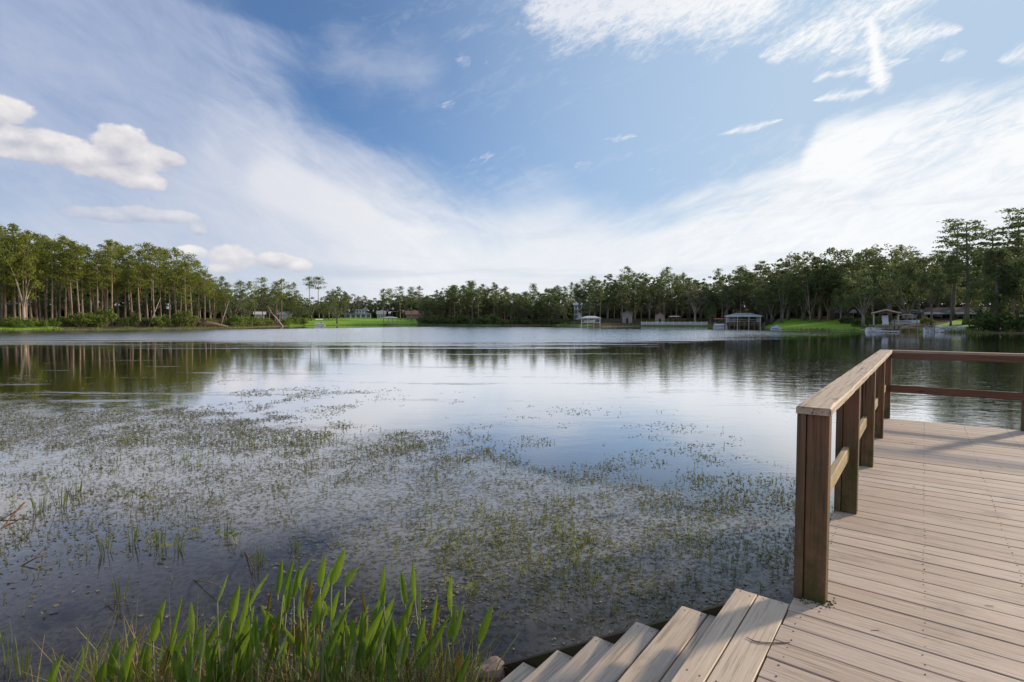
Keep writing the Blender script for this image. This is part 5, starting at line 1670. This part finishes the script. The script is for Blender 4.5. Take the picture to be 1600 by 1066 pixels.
# short sprigs standing out of the water: a stem with a few small leaves each
def sprigs(name, pts, hmin, hmax, m, leaves=4, lsize=0.016):
    n = len(pts)
    h = rng.uniform(hmin, hmax, n) * (0.6 + 0.6 * rng.random(n))
    roots = np.stack([pts[:, 0], pts[:, 1], np.full(n, -0.03)], 1)
    tops = roots + np.stack([rng.normal(0, 0.25, n) * h, rng.normal(0, 0.25, n) * h, h + 0.03], 1)
    a_ = rng.random(n) * PI
    side = np.stack([np.cos(a_), np.sin(a_), np.zeros(n)], 1) * (0.0032 * (1 + pts[:, 1] * 0.05))[:, None]
    V = [np.stack([roots - side, roots + side, tops + side * 0.6, tops - side * 0.6], 1).reshape(-1, 3)]
    for k in range(leaves):
        s = rng.uniform(0.35, 1.0, n)[:, None]
        p = roots * (1 - s) + tops * s
        p[:, 2] = np.maximum(p[:, 2], 0.004)
        b = rng.random(n) * 2 * PI
        l_ = (lsize * rng.uniform(0.7, 1.5, n) * (1 + pts[:, 1] * 0.04))[:, None]
        d = np.stack([np.cos(b), np.sin(b), rng.uniform(0.1, 1.1, n)], 1) * l_
        w = np.stack([-np.sin(b), np.cos(b), np.zeros(n)], 1) * l_ * 0.34
        V.append(np.stack([p, p + d * 0.55 - w, p + d * 1.1, p + d * 0.55 + w], 1).reshape(-1, 3))
    V = np.concatenate(V)
    return link(name, new_mesh(name, V, np.arange(len(V)).reshape(-1, 4), (m,)), None, kind='stuff')


def dens_sprig(x, y):
    m_ = 0.3 * vnoise(x, y, 0.8, 7) + 0.7 * vnoise(x, y, 3.2, 8)
    return np.clip(dens_main(x, y) * np.clip((m_ - 0.30) * 2.6, 0, 1) * np.clip(1.15 - y / 18, 0.25, 1), 0, 1)


sprigs('emergent_weeds', scatter(7500, -20, 7, 3.6, 19, dens_sprig), 0.02, 0.065, G['sprig'], 4, 0.014)
# denser yellow-green stands
blobs_ = [((820, 830), 1.25, 0.75), ((700, 850), 0.8, 0.5), ((900, 850), 0.7, 0.5), ((1110, 860), 0.55, 0.5), ((1170, 880), 0.5, 0.4), ((500, 690), 0.7, 0.9), ((380, 700), 0.6, 0.6), ((780, 800), 1.3, 0.5), ((860, 900), 0.8, 0.4), ((640, 700), 0.4, 0.4), ((200, 690), 0.6, 0.5), ((300, 720), 0.6, 0.5)]
P_ = []
for (px_, py_), sx_, sy_ in blobs_:
    c_ = on_water(px_, py_); k = int(60 * sx_)
    P_.append(np.stack([rng.normal(c_.x, sx_ * 0.55, k), rng.normal(c_.y, sy_ * 0.55, k)], 1))
P_ = np.concatenate(P_)
u = P_[:, 0] * math.sin(TH) + P_[:, 1] * math.cos(TH); v = -P_[:, 0] * math.cos(TH) + P_[:, 1] * math.sin(TH)
P_ = P_[~((v < 0.6) & (u < 9.2)) & ~((u < 2.95) & (v < 2.8)) & (P_[:, 1] > 3.7)]
sprigs('tall_emergent_weeds', P_, 0.05, 0.15, G['sprig_green'], 7, 0.018)

# straw and thin shoots at the foot of the clump
n = 1150
rx = rng.uniform(-2.9, -0.25, n); ry = rng.uniform(2.95, 3.6, n)
roots = np.stack([rx, ry, np.full(n, -0.05)], 1)
h = rng.uniform(0.15, 0.62, n)
tops = roots + np.stack([rng.normal(0.05, 0.18, n), rng.normal(0, 0.12, n), h], 1)
mids = (roots + tops) / 2 + np.stack([rng.normal(0, 0.05, n), rng.normal(0, 0.05, n), h * 0.12], 1)
half = int(n * 0.62)
strands('dead_reeds', roots[:half], tops[:half], np.full(half, 0.008), mids[:half], G['straw'])
strands('green_shoots', roots[half:], tops[half:], np.full(n - half, 0.010), mids[half:], G['sprig_green'])
# bent straw lying across the clump
n = 90
rx = rng.uniform(-1.9, -0.3, n); ry = rng.uniform(3.0, 3.5, n)
roots = np.stack([rx, ry, rng.uniform(0.05, 0.3, n)], 1)
a = rng.normal(0, 0.5, n) + np.where(rng.random(n) < 0.5, 0, PI)
tops = roots + np.stack([np.cos(a) * 0.36, np.sin(a) * 0.12, rng.uniform(-0.12, 0.08, n)], 1)
mids = (roots + tops) / 2 + np.stack([np.zeros(n), np.zeros(n), rng.uniform(0.05, 0.14, n)], 1)
strands('bent_reeds', roots, tops, np.full(n, 0.008), mids, G['straw'])

# reeds and rank grass fringing the far shore
n = 5200
pxs = rng.uniform(-20, 1590, n)
keys = np.arange(-40, 1620, 4.0)
ys = np.array([shore_y(float(k)) for k in keys])
Yq = np.interp(pxs, keys, ys)
o_ = rng.uniform(-0.9, 1.6, n) * (0.4 + vnoise(pxs, pxs * 0, 0.06, 5))
thick = vnoise(pxs, pxs * 0 + 3.3, 0.045, 9)
ok = rng.random(n) < np.clip((thick - 0.25) * 2.2, 0.05, 1)
Yq = (Yq + o_)[ok]; pxs = pxs[ok]; o_ = o_[ok]
Xq = (pxs - 800) / FPX * Yq / math.cos(PITCH) * 1.0007
h = rng.uniform(0.15, 0.75, len(Xq)) * (0.4 + thick[ok])
roots = np.stack([Xq, Yq, np.where(o_ > 0, o_ * 0.08, -0.05)], 1)
tops = roots + np.stack([rng.normal(0, 0.12, len(h)), rng.normal(0, 0.12, len(h)), h], 1)
strands('shore_reeds', roots, tops, rng.uniform(0.05, 0.16, len(h)), (roots + tops) / 2, G['sprig_green'])

# tufts that can be told apart on the shallow western water
TUFTS = [(62, 800, 0.34, 'sprig_green', 'tall yellow-green grass tuft standing in the shallows near the tangle of dead stems'), (95, 795, 0.38, 'sprig_green', 'tallest yellow-green grass tuft in the western shallows'),
         (120, 770, 0.26, 'sprig_green', 'grass tuft just behind the tallest one in the western shallows'), (165, 865, 0.26, 'stalk', 'pale thin grass tuft among floating leaves closer to the deck'),
         (208, 850, 0.30, 'stalk', 'pale upright grass tuft with a dark stem beside it'), (185, 940, 0.26, 'stalk', 'drooping pale grass tuft out in front of the pickerelweed'), (250, 850, 0.24, 'stalk', 'sparse grass tuft with round leaves beside it'),
         (280, 860, 0.22, 'stalk', 'thin pale grass tuft above a brown weed mat'), (350, 838, 0.26, 'stalk', 'sparse pale tuft with broken stems beyond the pickerelweed'), (405, 880, 0.24, 'stalk', 'pale grass tuft just behind the tallest pickerelweed'),
         (463, 858, 0.2, 'stalk', 'small pale grass tuft behind the clump middle'), (10, 1040, 0.42, 'stalk', 'pale green grass tuft at the very west end of the bank'), (35, 1055, 0.36, 'stalk', 'shorter grass tuft beside the one at the west end of the bank')]
for (px_, py_, hh, mk, lab) in TUFTS:
    c_ = on_water(px_, py_)
    o = thing('grass_tuft', lab, 'grass tuft', (c_.x, c_.y, -0.03), 0, 'grass tufts in the shallows')
    for k in range(9):
        a = lr.uniform(0, 6.28); rad_ = lr.uniform(0, 0.05); l_ = hh * lr.uniform(0.55, 1.05); t_ = lr.uniform(0.05, 0.30)
        r0 = Vector((math.cos(a) * rad_, math.sin(a) * rad_, 0)); tp = r0 + Vector((math.cos(a) * l_ * t_, math.sin(a) * l_ * t_, l_))
        v, f = leaf_blade(r0, tp, 0.011, Vector((lr.uniform(-1, 1), -1, 0.2)).normalized(), lr.uniform(0.0, 0.25))
        link('blade', new_mesh('blade', v, f, (G[mk],), True), o)
# round-leaved plants among them
ROUND = [(205, 775, 0.16), (230, 780, 0.12), (355, 830, 0.22), (370, 845, 0.16), (235, 845, 0.12), (250, 862, 0.14), (135, 735, 0.18), (75, 755, 0.20), (300, 830, 0.12), (20, 780, 0.14), (160, 730, 0.12), (635, 925, 0.2), (735, 930, 0.2), (697, 928, 0.2)]
for i, (px_, py_, hh) in enumerate(ROUND):
    c_ = on_water(px_, py_ + hh * 40)
    o = thing('pennywort', f'small round-leaved plant standing in the shallows, {ordinal(i + 1)} of its kind from the west', 'water plant', (c_.x, c_.y, -0.02), 0, 'round-leaved plants in the shallows')
    ROUND[i] = (px_, o)
    for k in range(5):
        a = lr.uniform(0, 6.28); d_ = lr.uniform(0.02, 0.10); z_ = hh * lr.uniform(0.35, 1.0); r_ = lr.uniform(0.018, 0.034)
        p = Vector((math.cos(a) * d_, math.sin(a) * d_, z_)); tl = Vector((lr.uniform(-0.5, 0.5), lr.uniform(-0.7, 0.3), 1)).normalized()
        e1 = tl.cross(Vector((0, 1, 0.3))).normalized(); e2 = tl.cross(e1)
        vs = [p] + [p + e1 * math.cos(q * PI / 5) * r_ * (1 + 0.08 * math.sin(q * 3)) + e2 * math.sin(q * PI / 5) * r_ + tl * 0.004 for q in range(10)]
        lf_ = link('leaf', new_mesh('leaf', vs, [(0, 1 + q, 1 + (q + 1) % 10) for q in range(10)], (G['sprig_green'],), True), o)
        link('stalk', MB().tube([(0, 0, 0), tuple(p * 0.6 + Vector((0, 0, -0.01))), tuple(p - Vector((0, 0, 0.002)))], 0.0028, 5).mesh('stalk', G['stalk']), lf_)
for i, (px_, o) in enumerate(sorted(ROUND, key=lambda q: q[0])):
    o['label'] = f'small round-leaved plant standing in the shallows, {ordinal(i + 1)} of its kind from the west'
# dead stems lying in the water on the west
DS = [((-5, 815), (45, 800), 0.009, 'straw', 'pale dead stem slanting out of the water at the west edge of the shallows'), ((0, 828), (40, 795), 0.010, 'brown', 'dark tangled dead stem at the west edge of the shallows'),
      ((300, 905), (345, 930), 0.007, 'straw', 'thin broken stem leaning in the water behind the pickerelweed'), ((165, 945), (200, 960), 0.007, 'straw', 'short pale broken stem floating before the drooping grass tuft'),
      ((382, 860), (398, 905), 0.008, 'brown', 'dark branched twig standing in the water behind the pickerelweed clump'), ((30, 885), (75, 878), 0.008, 'brown', 'dark thin stem floating in the open western water')]
for (a_, b2, r_, mk, lab) in DS:
    p, q = on_water(*a_), on_water(*b2)
    o = thing('fallen_reed', lab, 'dead reed', (p.x, p.y, 0.0))
    d_ = q - p
    link('reed', MB().tube([(0, 0, -0.01), tuple(d_ * 0.5 + Vector((0, 0, 0.05))), tuple(d_ + Vector((0, 0, 0.09)))], [r_, r_ * 0.8, r_ * 0.4], 6).mesh('stem', G[mk], smooth=True), o)
    link('branch', MB().tube([tuple(d_ * 0.5 + Vector((0, 0, 0.05))), tuple(d_ * 0.7 + Vector((0.03, 0.05, 0.15)))], [r_ * 0.5, r_ * 0.25], 5).mesh('branch', G[mk]), o)

# ------------------------------------------------------------------ rock by the stair foot, near bank, litter on the deck
def rock(name, label, loc, size, seed, m):
    g = np.random.default_rng(seed)
    me = bpy.data.meshes.new(name)
    import bmesh
    bm = bmesh.new(); bmesh.ops.create_icosphere(bm, subdivisions=3, radius=1.0)
    for v_ in bm.verts:
        c0 = v_.co.copy()
        k = 1 + 0.18 * math.sin(c0.x * 2.3 + seed) + 0.14 * math.sin(c0.y * 3.1 + seed * 2) + 0.10 * math.sin(c0.z * 4.2 + c0.x * 3) + g.normal(0, 0.018)
        for ax_ in range(3): c0[ax_] = math.copysign(min(abs(c0[ax_]), 0.78), c0[ax_])
        v_.co = Vector((c0.x * size[0], c0.y * size[1], c0.z * size[2])) * k
    bm.to_mesh(me); bm.free(); me.materials.append(m)
    return link(name, me, None, loc, (0, 0, seed), label=label, category='rock')


m, t, b = mat('pink_granite', 0.85, 0.25)
n1 = noise(t, coords(t), 9.0, 6, 0.7); n2 = noise(t, coords(t), 45.0, 4, 0.7)
t.links.new(mixc(t, n2.smooth(0.5, 0.7) * 0.5, mixc(t, n1.smooth(0.4, 0.62), (0.36, 0.24, 0.18), (0.26, 0.19, 0.15)), (0.12, 0.10, 0.09)), b.inputs['Base Color'])
bump(t, b, n1 * 0.7 + n2 * 0.3, 0.8, 0.02)
p = deck_world(2.80, 2.40)
rock('boulder', 'pinkish rough boulder in the water at the foot of the stairs', (p.x, p.y, -0.035), (0.15, 0.13, 0.12), 3, m)
p = deck_world(2.87, 1.98)
rock('stone', 'small brown stone wedged behind the lower treads of the stairs', (p.x, p.y, 0.10), (0.075, 0.06, 0.05), 5, m)

tw = deck_thing('pine_needle_pair', 'curved dry pair of pine needles lying across the seam where stairs meet deck', 'twig')
def ds(px_, py_):
    q = on_water(px_, py_, DECK_Z); return Vector((q.x * math.sin(TH) + q.y * math.cos(TH), -q.x * math.cos(TH) + q.y * math.sin(TH), 0.004))
for off_ in (0.0, 0.010):
    pth = [ds(1166, 997), ds(1177, 1003.5), ds(1190, 1006.5), ds(1205, 1007.5), ds(1220, 1007), ds(1234, 1005.5)]
    link('needle', MB().tube([q + Vector((off_ * math.sin(i * 0.6), 0, 0)) for i, q in enumerate(pth)], 0.0015, 5).mesh('needle', M['brownwood']), tw)
# crumbs of dirt round the corner post
V, F = [], []
mb = MB()
lr2 = random.Random(8)
for k in range(150):
    u_, v_ = 2.90 + lr2.gauss(0, 0.035), VI + lr2.uniform(-0.04, 0.10)
    r_ = lr2.uniform(0.002, 0.007)
    c_ = deck_world(u_, v_, 0.001)
    mb.add([tuple(c_ + Vector((r_ * math.cos(q * 2.1), r_ * math.sin(q * 2.1), 0))) for q in range(3)] + [tuple(c_ + Vector((0, 0, r_ * 0.8)))], [(0, 1, 3), (1, 2, 3), (2, 0, 3)])
link('dirt_crumbs', mb.mesh('dirt_crumbs', M['earth']), None, kind='stuff')
# a few dry needles and specks over the boards
mb = MB()
for k in range(26):
    u_, v_ = lr2.uniform(2.0, 8.8), lr2.uniform(-2.0, 0.30); a = lr2.uniform(0, 6.28); l_ = lr2.uniform(0.01, 0.05)
    p0 = deck_world(u_, v_, 0.0025)
    mb.tube([p0, p0 + Vector((math.cos(a) * l_, math.sin(a) * l_, 0.001))], 0.0011, 4)
link('needle_litter', mb.mesh('needle_litter', M['stringer']), None, kind='stuff')
